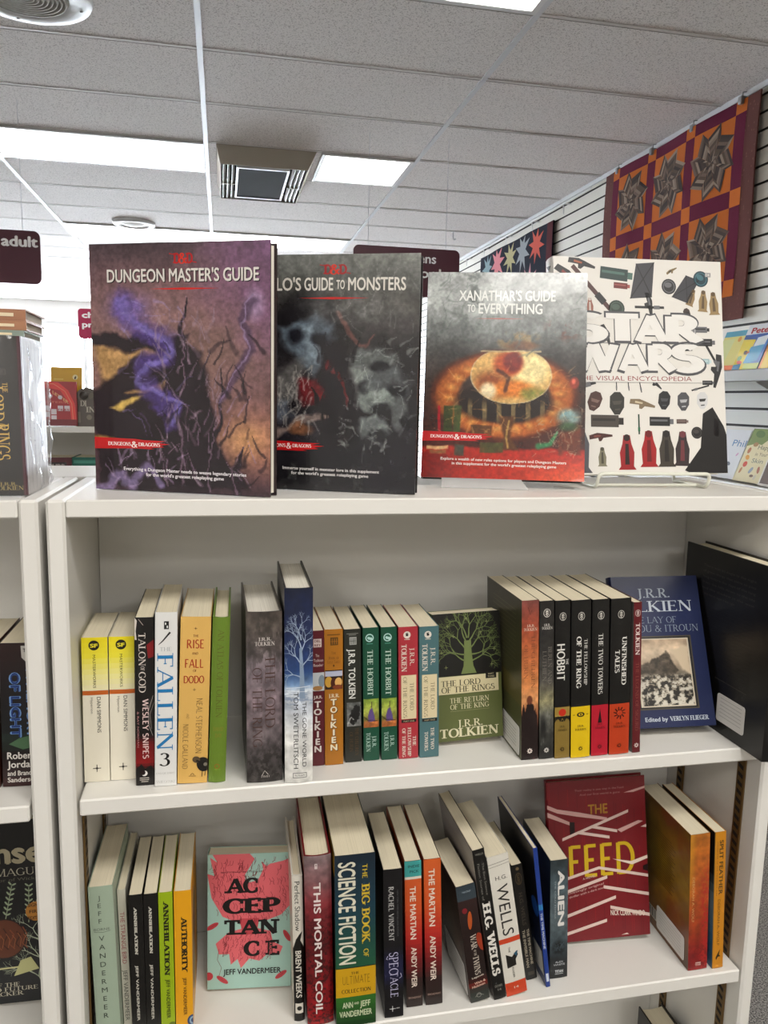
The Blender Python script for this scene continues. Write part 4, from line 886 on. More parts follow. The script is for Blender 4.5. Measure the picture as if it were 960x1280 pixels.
def art_bowl(U, V):
    U0, V0 = U, V; U, V = warp(U, V, 12, .009, 341)
    n = fbm(U, V, 5, 91); n2 = fbm(U, V, 17, 95)
    C = grad(V, [(0, '#a5a8a6'), (.15, '#989b99'), (.3, '#7d817f'), (.4, '#4c4a48'), (.6, '#3d2a24'), (.85, '#4a221a'), (1, '#8a2a18')])  # paler towards the top: reflected ceiling light blended into the art's grey
    C = C*(.62+.76*n[..., None])*(.86+.28*n2[..., None]); C = blend(C, '#3c4440', sm(n2, .5, .7)*np.exp(-((U-.28)/.12)**2)*sm(-V, -.4, -.1)*.8)
    # coiled orange cushion ring
    rr = np.hypot((U-.5)/.42, (V-.60)/.20); band = np.exp(-((rr-.86)/.20)**2); ang = np.arctan2((V-.6)*2, U-.5)
    C = blend(C, '#a9602c', sm(band, .25, .6)*.95); C = blend(C, '#d29a52', np.exp(-((rr-.80)/.09)**2)*(.5+.5*np.sin(ang*22+n*6))*.7); C = blend(C, '#5a2a16', np.exp(-((rr-1.05)/.06)**2)*.8)
    C = blend(C, '#241812', emask(U, V, .5, .64, .30, .09, .2)); C = blend(C, '#8a7a54', emask(U, V, .5, .64, .30, .09, .2)*sm(np.sin(U*70), .3, .8)*sm(V, .6, .66)*.7)
    # red table
    C = blend(C, '#a22a1c', sm(V+(n-.5)*.02, .845, .86)); C = blend(C, '#cf5a26', sm(V, .86, 1)*sm(U, .4, 1)*.75); C = blend(C, '#6a1512', sm(V, .86, .9)*sm(-U, -.3, -.05)*.7)
    # glass bowl with fruit on a stem
    C = blend(C, '#5b3a20', pmask(U, V, [(.47, .70), (.57, .70), (.545, .80), (.60, .86), (.45, .86), (.505, .80)], .012)); C = blend(C, '#a98a4e', lmask(U, V, [(.535, .72), (.52, .80), (.53, .85)], .01)*.8)
    b = emask(U, V, .54, .505, .25, .135, .03)*sm(V, .385, .395); C = blend(C, '#c8a468', b*.95); C = blend(C, '#e0cf9a', emask(U, V, .66, .47, .12, .08, .5)*b); C = blend(C, '#8a4a24', emask(U, V, .42, .55, .1, .06, .6)*b); C = blend(C, '#b5562a', emask(U, V, .52, .45, .09, .06, .3)*b)
    C = blend(C, '#7a2c24', emask(U, V, .55, .44, .06, .05, .3)*b); C = blend(C, '#c97a34', emask(U, V, .55, .57, .13, .04, .4)*b); C = blend(C, '#d9c8a4', emask(U, V, .4, .58, .05, .04, .4)*b); C = blend(C, '#6f7a3a', emask(U, V, .68, .59, .07, .03, .5)*b*n2*1.6); C = blend(C, '#4a2a1c', lmask(U, V, [(.45, .47), (.52, .52), (.5, .58)], .02, jag=.05)*b*.8)
    e = np.abs(np.hypot((U-.54)/.25, (V-.505)/.135)-1); C = blend(C, '#d8cfae', sm(-e, -.03, 0)*sm(V, .38, .4)*.55); C = blend(C, '#c9b68c', lmask(U, V, [(.35, .388), (.72, .388)], .008)*.8)
    C = blend(C, '#8d7a5c', emask(U, V, .58, .335, .14, .05, .3)*sm(n2, .35, .6)*.9); C = blend(C, '#6b4632', emask(U, V, .60, .36, .1, .02, .4)*.7)
    # small things on the table
    for x0, x1, y0, y1, c in ((.13, .185, .655, .80, '#39431f'), (.19, .235, .655, .80, '#46502a'), (.36, .50, .825, .875, '#4c4a26'), (.30, .43, .745, .79, '#5a3a20'), (.03, .16, .85, .865, '#c9a97a'), (.05, .15, .868, .885, '#8a5a34'), (.2, .26, .84, .89, '#4a4438')):
        C = blend(C, c, pmask(U, V, [(x0, y0), (x1, y0), (x1, y1), (x0, y1)], .005, .01, 7)*(.7+.5*n2))
    C = blend(C, '#9c1a24', lmask(U, V, [(.1, .66), (.105, .78)], .012)); C = blend(C, '#3c7a50', lmask(U, V, [(.72, .84), (.79, .83), (.83, .77)], .03, .01)*.95); C = blend(C, '#7a8a86', emask(U, V, .90, .70, .07, .04, .5)*(.4+n2)); C = blend(C, '#6a3420', pmask(U, V, [(.84, .76), (.97, .74), (.98, .87), (.84, .88)], .01, .06, 12)*(.5+.8*n2)); C = blend(C, '#3e5a3a', emask(U, V, .9, .745, .06, .02, .5)*.8)
    C = blend(C, '#8a3a2a', emask(U, V, .93, .535, .028, .03, .2)); C = blend(C, '#d06a54', emask(U, V, .925, .528, .012, .015, .4)); C = blend(C, '#5e2a1e', sm(n2, .55, .7)*emask(U, V, .86, .28, .1, .05, .6)*.6)
    C = scratch(C, U, V, 60, 25, (.1, .48, .9, .8), '#e0b070', .007, .07, (0, 3.1), .35); C = scratch(C, U, V, 60, 26, (.05, .05, .95, .42), '#55605a', .010, .12, (-.5, 1.6), .4); C = scratch(C, U, V, 50, 27, (.7, .66, .99, .88), '#b0a890', .006, .05, (0, 6), .5)
    n3 = fbm(U0, V0, 60, 351, 1.3, 3); return np.clip(C*(.84+.4*n3[..., None]), 0, 1)**.9
book('roleplaying_book', 'hardcover with glass bowl on red table, leaning on a clear easel', 'book', GT, (.2561, .9925, ZT+.0035, -17.3, 0, 14.4), .015, .2125, .2825, '#2a2424', faceout=True, hard=True, cov='cover_gloss',
 front=[('ras', art_bowl, 170, 220), ('th', "XANATHAR'S GUIDE", .20, .805, .1145, .052, '#dfe0dc', 'B'), ('th', 'TO', .255, .305, .178, .038, '#dfe0dc', 'B'), ('th', 'EVERYTHING', .325, .725, .178, .052, '#dfe0dc', 'B'), ('p', [(.30, .229), (.46, .226), (.62, .229), (.46, .232)], '#b8746a')]+brushbanner(.803, .44)+
 [('th', 'DUNGEONS', .05, .195, .803, .014, '#f0e6e2', 'SB'), ('th', '&', .20, .235, .804, .024, '#f0e6e2', 'SB'), ('th', 'DRAGONS', .24, .37, .803, .014, '#f0e6e2', 'SB'), ('th', 'Explore a wealth of new rules options for players and Dungeon Masters', .12, .89, .908, .013, '#e6dcd4', 'B', -.012), ('th', "in this supplement for the world's greatest roleplaying game", .19, .83, .929, .013, '#e6dcd4', 'B', -.012)])
# white encyclopedia: scattered generic gadgets round two lines of block lettering
def gadget(u, v, k, s_, turn, c1, c2):
    t = R(turn)
    def q(pts): return [(u+(x*math.cos(t)-y*math.sin(t))*s_/252, v+(x*math.sin(t)+y*math.cos(t))*s_/301) for x, y in pts]
    if k == 'can': return [('p', q([(-1, -.35), (.7, -.35), (.7, .35), (-1, .35)]), c1), ('p', q([(.7, -.2), (1, -.2), (1, .2), (.7, .2)]), c2), ('p', q([(-.9, -.15), (.5, -.15), (.5, 0), (-.9, 0)]), c2)]
    if k == 'ball': return [('c', u, v, s_, c1), ('e', u-.1*s_/252, v-.2*s_/301, s_*.5, s_*.35, c2, turn), ('o', u, v, s_*.75, s_*.12, c2)]
    if k == 'pen': return [('l', [q([(-1, 0)])[0], q([(1, 0)])[0]], s_*.16, c1), ('l', [q([(.3, 0)])[0], q([(.7, 0)])[0]], s_*.24, c2)]
    if k == 'vase': return [('p', q([(-.2, -1), (.2, -1), (.28, -.5), (.45, 0), (.4, .8), (.55, 1), (-.55, 1), (-.4, .8), (-.45, 0), (-.28, -.5)]), c1), ('p', q([(-.1, -.5), (.1, -.5), (.14, .7), (-.14, .7)]), c2), ('e', *q([(0, -.85)])[0], s_*.2, s_*.2, c2)]
    if k == 'mask': return [('p', q([(-.6, -.6), (-.2, -.95), (.3, -.95), (.65, -.5), (.6, .3), (.2, .9), (-.25, .9), (-.65, .3)]), c1), ('p', q([(-.4, -.2), (.45, -.25), (.3, .05), (-.3, .1)]), c2), ('l', [q([(-.2, .5)])[0], q([(.25, .45)])[0]], s_*.12, c2)]
    if k == 'kite': return [('p', q([(-.6, -.9), (.45, -1), (.25, .9), (-1, 1)]), c1), ('l', [q([(-.6, -.9)])[0], q([(.25, .9)])[0]], s_*.06, c2), ('l', [q([(.45, -1)])[0], q([(-1, 1)])[0]], s_*.06, c2)]
    if k == 'tool': return [('p', q([(-1, -.15), (-.3, -.3), (.2, -.22), (1, -.06), (1, .1), (.2, .15), (0, .4), (-.2, .4), (-.25, .12), (-1, .2)]), c1), ('p', q([(-.6, -.1), (0, -.1), (0, .02), (-.6, .05)]), c2)]
    return []
K1, K2, K3 = '#2f2f31', '#77777a', '#b9b9ba'
sw = []
for a in ((.10, .10, 'tool', 26, 40, K1, '#8a3f36'), (.22, .14, 'pen', 40, 48, '#5a3532', K1), (.17, .03, 'tool', 20, 15, K1, '#a8623c'), (.37, .075, 'can', 24, 6, '#2f4a47', '#5a7a70'), (.40, .128, 'can', 12, 4, '#7a2f2c', '#a8605a'), (.55, .10, 'kite', 26, 0, '#4a4a50', '#26262a'), (.68, .125, 'ball', 11, 0, K1, K2), (.80, .14, 'kite', 20, 24, '#45454b', '#26262a'),
  (.70, .05, 'tool', 9, -30, '#8a7a58', K1), (.875, .085, 'ball', 11.5, 30, '#2c4d58', '#4d7a84'), (.815, .175, 'vase', 12, 20, '#9a8460', '#6a563a'), (.885, .19, 'vase', 15, 4, '#a08a62', '#6a563a'), (.95, .20, 'vase', 16, -3, '#a08a62', '#6a563a'), (.785, .25, 'mask', 8, -20, '#4a3a34', '#2c2422'), (.10, .20, 'vase', 14, 0, '#6f747a', '#c9cbd0'), (.21, .225, 'vase', 11, 0, '#a06a5a', '#cfc5bd'), (.365, .235, 'ball', 12, 0, '#2f4238', '#55685c'), (.56, .215, 'tool', 18, 80, K1, K2), (.56, .225, 'pen', 22, 0, K1, K2),
  (.87, .325, 'can', 12, 0, K2, K1), (.89, .385, 'can', 15, 0, K1, K2), (.93, .45, 'pen', 22, 60, K1, K2), (.955, .52, 'tool', 24, 100, K1, K2), (.88, .475, 'can', 11, 0, '#a9bfc2', '#c9d8da'), (.14, .33, 'ball', 10, 0, K2, K3), (.30, .36, 'tool', 16, 70, K1, K2), (.10, .47, 'tool', 18, 10, K1, K3), (.80, .33, 'ball', 10, 0, '#9a9a9a', '#cfcfcf'), (.75, .42, 'tool', 15, 0, K1, K2),
  (.13, .60, 'pen', 26, -15, K1, K2), (.35, .585, 'pen', 9, 90, K1, K2), (.42, .585, 'pen', 9, 85, K1, K2), (.49, .59, 'pen', 10, 80, K1, K2), (.58, .58, 'tool', 12, 40, K1, K3), (.90, .575, 'can', 9, 0, K1, K2), (.85, .60, 'pen', 14, 165, K1, K2),
  (.10, .655, 'mask', 12, 0, '#4a4038', '#2a2420'), (.22, .665, 'mask', 15, 20, '#5a3a34', '#8a7068'), (.35, .675, 'mask', 17, 0, '#3f3d38', '#5a564e'), (.50, .675, 'tool', 19, 12, '#8a7a62', '#c9bda4'), (.63, .66, 'mask', 14, 5, '#2e2e30', '#5a5a5e'), (.745, .665, 'mask', 14, 0, '#5c5c60', '#b9b9bc'), (.86, .66, 'mask', 13, 0, '#cfcfcf', '#3a3a3c'),
  (.29, .755, 'can', 24, 1, '#57504a', '#3a3430'), (.475, .77, 'pen', 14, 90, '#22503c', '#3a7a5a'), (.61, .757, 'can', 18, 1, K1, K2), (.735, .757, 'can', 9, 0, '#6a5a54', '#8a7a74'), (.82, .81, 'ball', 8.5, 0, '#2a2a2c', '#55504e'), (.25, .825, 'tool', 17, -4, '#5a3530', '#8a5048'), (.255, .92, 'vase', 13, 0, '#8a8672', '#5a5648'), (.40, .90, 'vase', 24, 0, '#a02a30', '#3a2422'), (.53, .885, 'vase', 25, 0, '#a52228', '#7a141c'), (.635, .885, 'vase', 25, 0, '#4d463e', '#2f2a26'), (.73, .885, 'vase', 24, 2, '#403436', '#7a4046'), (.11, .86, 'vase', 40, 0, '#66666c', '#45454b')):
    sw += [('lay', 1 if a[2] != 'x' else 2)]+[o for g in gadget(*a) for o in (g, ('lay', 2))]
sw += [('lay', 4), ('p', [(.86, 1.0), (.78, 1.0), (.74, .985), (.84, .88), (.86, .72), (.92, .69), (.985, .78), (1.0, .82), (1.0, 1.0)], '#1d1a1c'), ('p', [(.93, .74), (.96, .76), (.95, .83), (.92, .82)], '#3a3236'), ('p', [(.0, .96), (.06, .8), (.12, .82), (.16, .99), (.0, .99)], '#5e5e64')]
def block(t, spans, v, h):
    o = []
    for ch, (a, b) in zip(t, spans): o += [('th', ch, a-.011, b+.011, v+.001, h+.018, '#5a5a5e', 'BLOCK')]
    o.append(('lay', 0))
    for ch, (a, b) in zip(t, spans): o += [('th', ch, a, b, v, h, '#e2e0dc', 'BLOCK')]
    return o
sw += [('lay', 0), ('r', .08, .535, .86, .575, '#dedbd6'), ('th', 'THE VISUAL ENCYCLOPEDIA', .12, .80, .557, .022, '#9a4a4c', 'N'), ('l', [(.05, .577), (.88, .577)], .5, '#7a7a7c')]
sw += block('STAR', ((.09, .31), (.30, .49), (.465, .665), (.65, .88)), .325, .118)+block('WARS', ((.05, .37), (.365, .545), (.54, .71), (.68, .88)), .462, .118)+[('l', [(.03, .395), (.92, .395)], .6, '#6a6a6e'), ('r', .90, .055, .935, .075, '#9a9a9c'), ('th', 'DK', .905, .932, .065, .013, '#dedbd6', 'B')]
_l0 = letters
def letters(text, font):
    if font == 'BLOCK': return serif(text, .29, .22, .05, 0)
    if font == 'BLOCKO': return serif(text, .50, .38, .05, 0)
    return _l0(text, font)
book('encyclopedia', 'big white hardcover with scattered gadgets on a wire easel', 'book', GT, (.4475, .9835, ZT+.0055, -2.25, -.9, 10), .026, .2525, .3015, '#dedbd5', faceout=True, hard=True, cov='cover',
 spine=[('th', 'W', .2, .8, .12, .03, '#2a2a2c', 'B'), ('tv', 'STAR WARS', .2, .5, .5, .5, '#2a2a2c', 'B'), ('p', [(.2, .03), (.8, .04), (.6, .06)], '#3a3a3c')], front=sw)
# clear acrylic easel under the bowl book
def local(P, yaw): return Matrix.Translation(P) @ Matrix.Rotation(R(yaw), 4, 'Z')
ea = empty('acrylic_easel', (0, 0, 0), 'clear acrylic easel holding the book with the glass bowl', 'book easel'); ea.matrix_world = local((.2561, .9925, ZT), -17.3)
f = MB(); f.box(.028, -.016, .0003, .140, .010, .0030, .0008); f.build('base_plate', M['acrylic'], ea)
f = MB(); f.mesh([(.028, -.0165, .0003), (.140, -.0165, .0003), (.130, -.0205, .0135), (.028, -.0205, .0135), (.028, -.0185, .0003), (.140, -.0185, .0003), (.130, -.0225, .0135), (.028, -.0225, .0135)], [(0, 1, 2, 3), (4, 5, 6, 7), (0, 1, 5, 4), (1, 2, 6, 5), (2, 3, 7, 6), (3, 0, 4, 7)]); f.build('front_lip', M['acrylic'], ea)
f = MB(); f.mesh([(.05, .026, .0031), (.12, .026, .0031), (.11, .052, .125), (.06, .052, .125), (.05, .029, .0031), (.12, .029, .0031), (.11, .055, .125), (.06, .055, .125)], [(0, 1, 2, 3), (4, 5, 6, 7), (0, 1, 5, 4), (1, 2, 6, 5), (2, 3, 7, 6), (3, 0, 4, 7)]); f.build('back_rest', M['acrylic'], ea)
f = MB(); f.box(.05, .010, .0003, .12, .10, .003, .0008); f.build('foot_plate', M['acrylic'], ea)
# white wire easel under the encyclopedia
we = empty('wire_easel', (0, 0, 0), 'white coated wire easel in front of the white encyclopedia', 'book easel'); we.matrix_world = local((.4475, .9835, ZT), -2.25)
r_ = .0026
def rr_corner(pts, rad=.014, n=6):
    out = [Vector(pts[0])]
    for i in range(1, len(pts)-1):
        a, b, c = Vector(pts[i-1]), Vector(pts[i]), Vector(pts[i+1]); d1 = (a-b).normalized(); d2 = (c-b).normalized(); p0 = b+d1*rad; p1 = b+d2*rad
        for k in range(n+1):
            t = k/n; out.append(p0*(1-t)**2+b*2*t*(1-t)+p1*t*t)
    return out+[Vector(pts[-1])]
f = MB(); f.tube(rr_corner([(.040, .050, r_+.0002), (.040, -.034, r_+.0002), (.040, -.040, .021), (.200, -.040, .021), (.200, -.034, r_+.0002), (.200, .050, r_+.0002)], .008), r_, 8); f.build('front_loop', M['wire'], we)
f = MB(); f.tube([(.040, -.0105, r_+.0002), (.200, -.0105, r_+.0002)], r_*.8, 8); f.build('ledge_wire', M['wire'], we)
f = MB(); f.tube(rr_corner([(.040, .050, r_+.0002), (.053, .098, .17), (.187, .098, .17), (.200, .050, r_+.0002)], .016), r_, 8); f.build('back_loop', M['wire'], we)
# ------------------------------------------------------------------ middle shelf
G2 = 'books on the middle shelf'
YEL = [(0, '#e3d41c'), (.35, '#e6dc4a'), (.72, '#e9e3a0'), (1, '#e6e0c0')]
def star4(u, v, r, c): return [('lm', u, v, [(0, -r*.001), (0, r*.001)], r*.2, c), ('lm', u, v, [(-r*.001, 0), (r*.001, 0)], r*.2, c), ('c', u, v, r*.3, c)]
def sfspine(): return [('g', 0, 0, 1, .36, YEL, 10), ('r', 0, .363, 1, .393, '#c4702e'), ('c', .48, .054, 5.9, '#1c1a14'), ('th', 'SF', .33, .63, .055, .026, '#e6dc3a', 'BB'),
    ('tv', 'MASTERWORKS', .118, .345, .48, .115, '#3a3620', 'N'), ('tv', 'DAN SIMMONS', .407, .655, .63, .16, '#4a4640', 'N'), ('tv', 'Hyperion', .41, .52, .36, .10, '#8a8478', 'N')]+star4(.5, .905, 4.5, '#4a4640')
book('paperback_book', 'yellow and white paperback against the left side of the middle shelf', 'book', G2, (-.1619, .905, Z2, .3, .6, 0), .0283, .108, .175, '#e4dfd0', spine=sfspine(),
     back=[('g', 0, 0, 1, .62, YEL, 12), ('r', .5, .86, .9, .98, '#e9e6da')]+[('r', .55+.028*i, .87, .55+.028*i+.012, .96, '#2c2a26') for i in range(11)])
book('paperback_book', 'second yellow and white paperback, touching the black and red one', 'book', G2, (-.1326, .905, Z2, .2, .75, 0), .0280, .108, .1748, '#e4dfd0', spine=sfspine())
book('paperback_book', 'black and red paperback with white slanted lettering on the middle shelf', 'book', G2, (-.1023, .8873, Z2, .2, .85, 0), .0206, .137, .2015, '#191512', spine=[
    ('p', [(0, 0), (.12, .02), (.05, .08), (.1, .13), (0, .13)], '#d8d0c8'), ('l', [(.2, .01), (.45, .045)], .5, '#c9b8b0'), ('p', [(.62, .16), (1, .13), (1, .23), (.7, .24)], '#8a1d22'), ('g', 0, .70, 1, .90, [(0, '#191512'), (.25, '#7c1418'), (.8, '#8f171c'), (1, '#3a0f10')], 12), ('p', [(0, .9), (.3, .87), (.5, .9), (.8, .88), (1, .91), (1, 1), (0, 1)], '#1a1210'),
    ('l', [(.95, .46), (.7, .55), (.72, .64), (.92, .70)], .4, '#b9b0aa'), ('l', [(1, .5), (.78, .57), (.85, .66)], .3, '#b9b0aa'), ('tv', 'TALON', .09, .282, .38, .36, '#d8cfc8', 'S'), ('tv', 'OF', .285, .31, .40, .2, '#d8cfc8', 'S'), ('tv', 'GOD', .317, .44, .38, .36, '#d8cfc8', 'S'), ('tv', 'WESLEY SNIPES', .478, .838, .54, .31, '#e0c9c6', 'F'), ('tv', '& RAY NORMAN', .553, .768, .14, .11, '#b8898a', 'N'),
    ('c', .46, .927, 3.4, '#e0dcd8'), ('c', .36, .922, 3.2, '#2a100f'), ('r', .2, .953, .7, .957, '#cfc8c0'), ('r', .2, .964, .7, .968, '#cfc8c0'), ('r', .28, .975, .66, .979, '#cfc8c0')])
book('paperback_book', 'white paperback with tall blue letters and a black numeral, middle shelf', 'book', G2, (-.0809, .8818, Z2, .1, 1.25, 0), .0243, .137, .208, '#dfdfdd', spine=[
    ('r', .40, .05, .62, .095, '#2c2c2c'), ('r', .44, .058, .5, .07, '#dfdfdd'), ('r', .52, .075, .58, .088, '#dfdfdd'), ('l', [(.16, .182), (.35, .16), (.68, .112)], (.6, 2.2), '#2a2a2a'), ('th', 'THE', .22, .74, .207, .022, '#a5aaae', 'SL'), ('tv', 'FALLEN', .23, .79, .46, .72, '#2a85b8', 'S'),
    ('th', '3', .20, .70, .843, .075, '#22201e', 'S'), ('th', 'END OF DAYS', .05, .9, .925, .010, '#b5b5b3', 'SL'), ('th', 'SNIEGOSKI', .05, .92, .975, .014, '#b5b5b3', 'SL')])
book('paperback_book', 'tan paperback with red title and black bird at its foot, middle shelf', 'book', G2, (-.0557, .8828, Z2, -.9, 2.05, 0), .0338, .137, .2012, '#d9b56e', spine=[
    ('th', 'RISE', .22, .78, .16, .050, '#b24a2a', 'F'), ('th', 'FALL', .17, .78, .275, .050, '#b24a2a', 'F'), ('th', 'DODO', .14, .82, .37, .042, '#a83420', 'F'), ('th', 'THE', .42, .60, .112, .014, '#8a5a34', 'F'), ('th', 'AND', .40, .60, .215, .014, '#8a5a34', 'F'), ('th', 'OF', .44, .56, .318, .014, '#8a5a34', 'F'),
    ('tv', 'NEAL STEPHENSON', .485, .815, .68, .20, '#4f3a26', 'FT'), ('tv', 'AND', .575, .605, .30, .09, '#4f3a26', 'FT'), ('tv', 'NICOLE GALLAND', .64, .91, .24, .18, '#4f3a26', 'FT')]+star4(.5, .068, 1.8, '#6a4a2a')+star4(.5, .43, 1.8, '#6a4a2a')+[
    ('e', .86, .885, 7.5, 9, '#2a2622', -15), ('e', .62, .855, 4.5, 4, '#6a5a44', 20), ('l', [(.62, .86), (.74, .87)], 2.2, '#2a2622'), ('l', [(.84, .92), (.82, .96)], .7, '#2a2622'), ('l', [(.94, .92), (.92, .955)], .7, '#2a2622'), ('c', .93, .885, 2.2, '#8a8478'), ('l', [(.38, .955), (.62, .955)], .5, '#5a4026'), ('l', [(.43, .948), (.5, .938), (.56, .948)], .6, '#5a4026')])
book('hardcover_book', 'olive green cloth hardcover with faint brown lettering on the middle shelf', 'book', G2, (-.0203, .8813, Z2, -.9, 2.1, 0), .0196, .145, .2001, '#768f38', hard=True, bulge=.003, spine=[
    ('tv', 'AN ATLAS OF TOLKIEN', .07, .60, .50, .34, '#6a6a2a', 'SL'), ('th', 'DAVID', .2, .8, .67, .022, '#a08a3a', 'SL'), ('th', 'DAY', .32, .72, .71, .022, '#a08a3a', 'SL'), ('o', .48, .90, 2.6, .8, '#a8702a'), ('r', .3, .915, .7, .925, '#7d9a3a')])
def art_crag(U, V):
    n = fbm(U, V, 5, 101, 4); n2 = fbm(U, V, 14, 111, 4)
    C = grad(V, [(0, '#5d5550'), (.08, '#6a625c'), (.3, '#7d7478'), (.5, '#84777c'), (.75, '#6e6668'), (.92, '#4f4b4a'), (1, '#4a4644')])*(.55+.9*n[..., None])
    C = blend(C, '#3f3a36', pmask(U, V, [(0, .2), (.2, .08), (.5, .02), (.7, .1), (1, .16), (1, .3), (.6, .24), (.3, .28), (0, .3)], .05, .25, 3, 4)*.55*n2*1.6); C = blend(C, '#a0929a', np.exp(-((V-.34)/.06)**2)*n2*.8); C = blend(C, '#3a3634', sm(V, .72, .9)*sm(n2, .45, .6)*.9)
    return C
book('hardcover_book', 'thick grey mountain jacket hardcover with brown title, middle shelf', 'book', G2, (.0244, .8726, Z2, .8, -.1, 0), .0412, .150, .2073, '#5c5552', hard=True, page='page_white', spine=[('ras', art_crag, 34, 150), ('th', 'J.R.R.', .34, .70, .155, .018, '#d5cfca', 'S'), ('th', 'TOLKIEN', .24, .79, .182, .022, '#d5cfca', 'S'),
    ('tv', 'THE LORD', .25, .675, .66, .28, '#5b4038', 'SL'), ('tv', 'OF THE RING', .32, .79, .30, .26, '#5b4038', 'SL'), ('l', [(.42, .96), (.5, .93), (.6, .955)], .9, '#bdb8b2'), ('th', 'HMH', .40, .64, .965, .012, '#bdb8b2', 'S')])
rt = random.Random(12)
def branch(u, v, a, ln, w, d, out, c, spread=.5, asp=1.0):
    pts = [(u, v)]
    for _ in range(3):
        a += rt.uniform(-.22, .22); u += math.cos(a)*ln/3; v -= math.sin(a)*ln/3*asp; pts.append((u, v))
    out.append(('l', pts, (w, w*.6), c))
    if d > 0:
        for s_ in ((-1, 1) if d % 2 else (-1, .3, 1)):
            branch(u, v, a+s_*spread*rt.uniform(.7, 1.3), ln*rt.uniform(.62, .82), w*.6, d-1, out, c, spread, asp)
tree1 = [('l', [(.62, .56), (.60, .42), (.56, .30)], (6.5, 3.0), '#8fa0b4')]
for a_, vv in ((1.9, .30), (1.2, .32), (2.5, .38), (.7, .40), (2.7, .45), (1.6, .26)): branch(.58, vv, a_, .30, 1.5, 4, tree1, '#aab7c8', .5, .17)
def art_dusk(U, V):
    n = fbm(U, V, 4, 121, 6)
    C = grad(V, [(0, '#1d2744'), (.2, '#26345c'), (.42, '#33507e'), (.49, '#7e98b8'), (.52, '#d5dbe0'), (.60, '#c2c8d0'), (.75, '#dcdcda'), (1, '#dcdbd6')]); C = C*(.82+.36*n[..., None])
    return blend(C, '#8a98ae', np.exp(-((V-.56)/.04)**2)*sm(fbm(U, V, 3, 131, 30), .45, .6)*.8)
book('hardcover_book', 'tallest hardcover on the middle shelf, blue above and white below, bare tree', 'book', G2, (.0683, .8655, Z2, -.8, -.3, 0), .0328, .152, .2357, '#23232c', hard=True, bulge=.003, page='page_white', spine=[('ras', art_dusk, 30, 180), ('lay', 3)]+tree1+
    [('lay', 0), ('l', [(.05, .505), (.9, .498)], .5, '#e8ecf0'), ('l', [(.1, .52), (.8, .525)], .4, '#e8ecf0'), ('tv', 'THE GONE WORLD', .578, .918, .70, .15, '#2a2a2e', 'N'), ('tv', 'TOM SWETERLITSCH', .525, .925, .40, .17, '#2a2a2e', 'N'), ('r', .28, .948, .78, .975, '#6a6a6c'), ('r', .30, .951, .76, .972, '#dcdbd6'), ('th', 'PUTNAM', .36, .70, .962, .010, '#6a6a6c', 'N')])
def delrey(c1, c2): return [('r', .32, .058, .74, .115, c1), ('l', [(.42, .066), (.42, .108)], .7, c2), ('l', [(.54, .066), (.54, .108)], .7, c2), ('l', [(.65, .066), (.65, .108)], .7, c2), ('l', [(.34, .087), (.72, .087)], .5, c2)]
book('paperback_book', 'maroon paperback half hidden by the tall blue and white hardcover', 'book', G2, (.1037, .9033, Z2, 0, -.7, 0), .0164, .108, .173, '#6b2430', spine=[('r', .2, .06, .8, .12, '#cfc0bb'), ('th', 'DEL', .26, .74, .075, .018, '#6b2430', 'B'), ('th', 'REY', .26, .74, .105, .018, '#6b2430', 'B'), ('th', 'The', .35, .62, .18, .022, '#cfc0bb', 'N'), ('th', 'Tolkien', .2, .92, .215, .022, '#cfc0bb', 'N'), ('th', 'Reader', .2, .92, .25, .022, '#cfc0bb', 'N'),
    ('r', 0, .305, 1, .44, '#c3c8cb'), ('e', .8, .37, 4, 8, '#8f9ca6'), ('e', .5, .42, 6, 3, '#b08a5a'), ('th', 'J.R.R.', .2, .85, .485, .022, '#dcd5d0', 'B'), ('vs', 'TOLKIEN', .51, .90, .5, .66, .84, '#dcd5d0', 'BB')])
book('paperback_book', 'mustard gold paperback with stacked white letters, middle shelf', 'book', G2, (.1209, .9025, Z2, 0, -.95, 0), .0226, .108, .174, '#b07a22', spine=delrey('#6a4c18', '#b07a22')+[('r', .15, .035, .85, .042, '#7a561c'), ('th', 'The', .36, .62, .17, .02, '#6a4414', 'SL'), ('th', 'Book of', .22, .78, .205, .022, '#6a4414', 'SL'), ('th', 'Lost Tales', .16, .84, .235, .022, '#6a4414', 'SL'), ('th', '1', .46, .54, .262, .016, '#6a4414', 'N'),
    ('r', .03, .295, .97, .435, '#3b2a22'), ('r', .03, .302, .97, .34, '#b9bccc'), ('e', .22, .38, 4.5, 7, '#c9a24a'), ('e', .5, .39, 4, 7, '#5a2c1c'), ('e', .75, .385, 4.5, 6, '#d8b070'), ('e', .7, .42, 6, 3, '#8a4a2a'), ('th', 'J.R.R.', .22, .80, .482, .026, '#e3d8c0', 'SB'), ('vs', 'TOLKIEN', .503, .897, .5, .42, .86, '#2a1a0c', 'BB'), ('vs', 'TOLKIEN', .50, .894, .48, .38, .82, '#e6ddc8', 'BB')])
def art_wing(U, V):
    n = fbm(U, V, 4, 141, 2); return blend(blend(grad(V, [(0, '#6e706e'), (1, '#8a8a88')])*(.6+.8*n[..., None]), '#232423', pmask(U, V, [(.1, .8), (.3, .3), (.7, .1), (1, .2), (.9, .7), (.5, .95)], .04, .25, 3, 2)), '#c9c9c6', lmask(U, V, [(.05, .9), (.3, .6), (.5, .75)], .07, .03, jag=.1, asp=2)*.8)
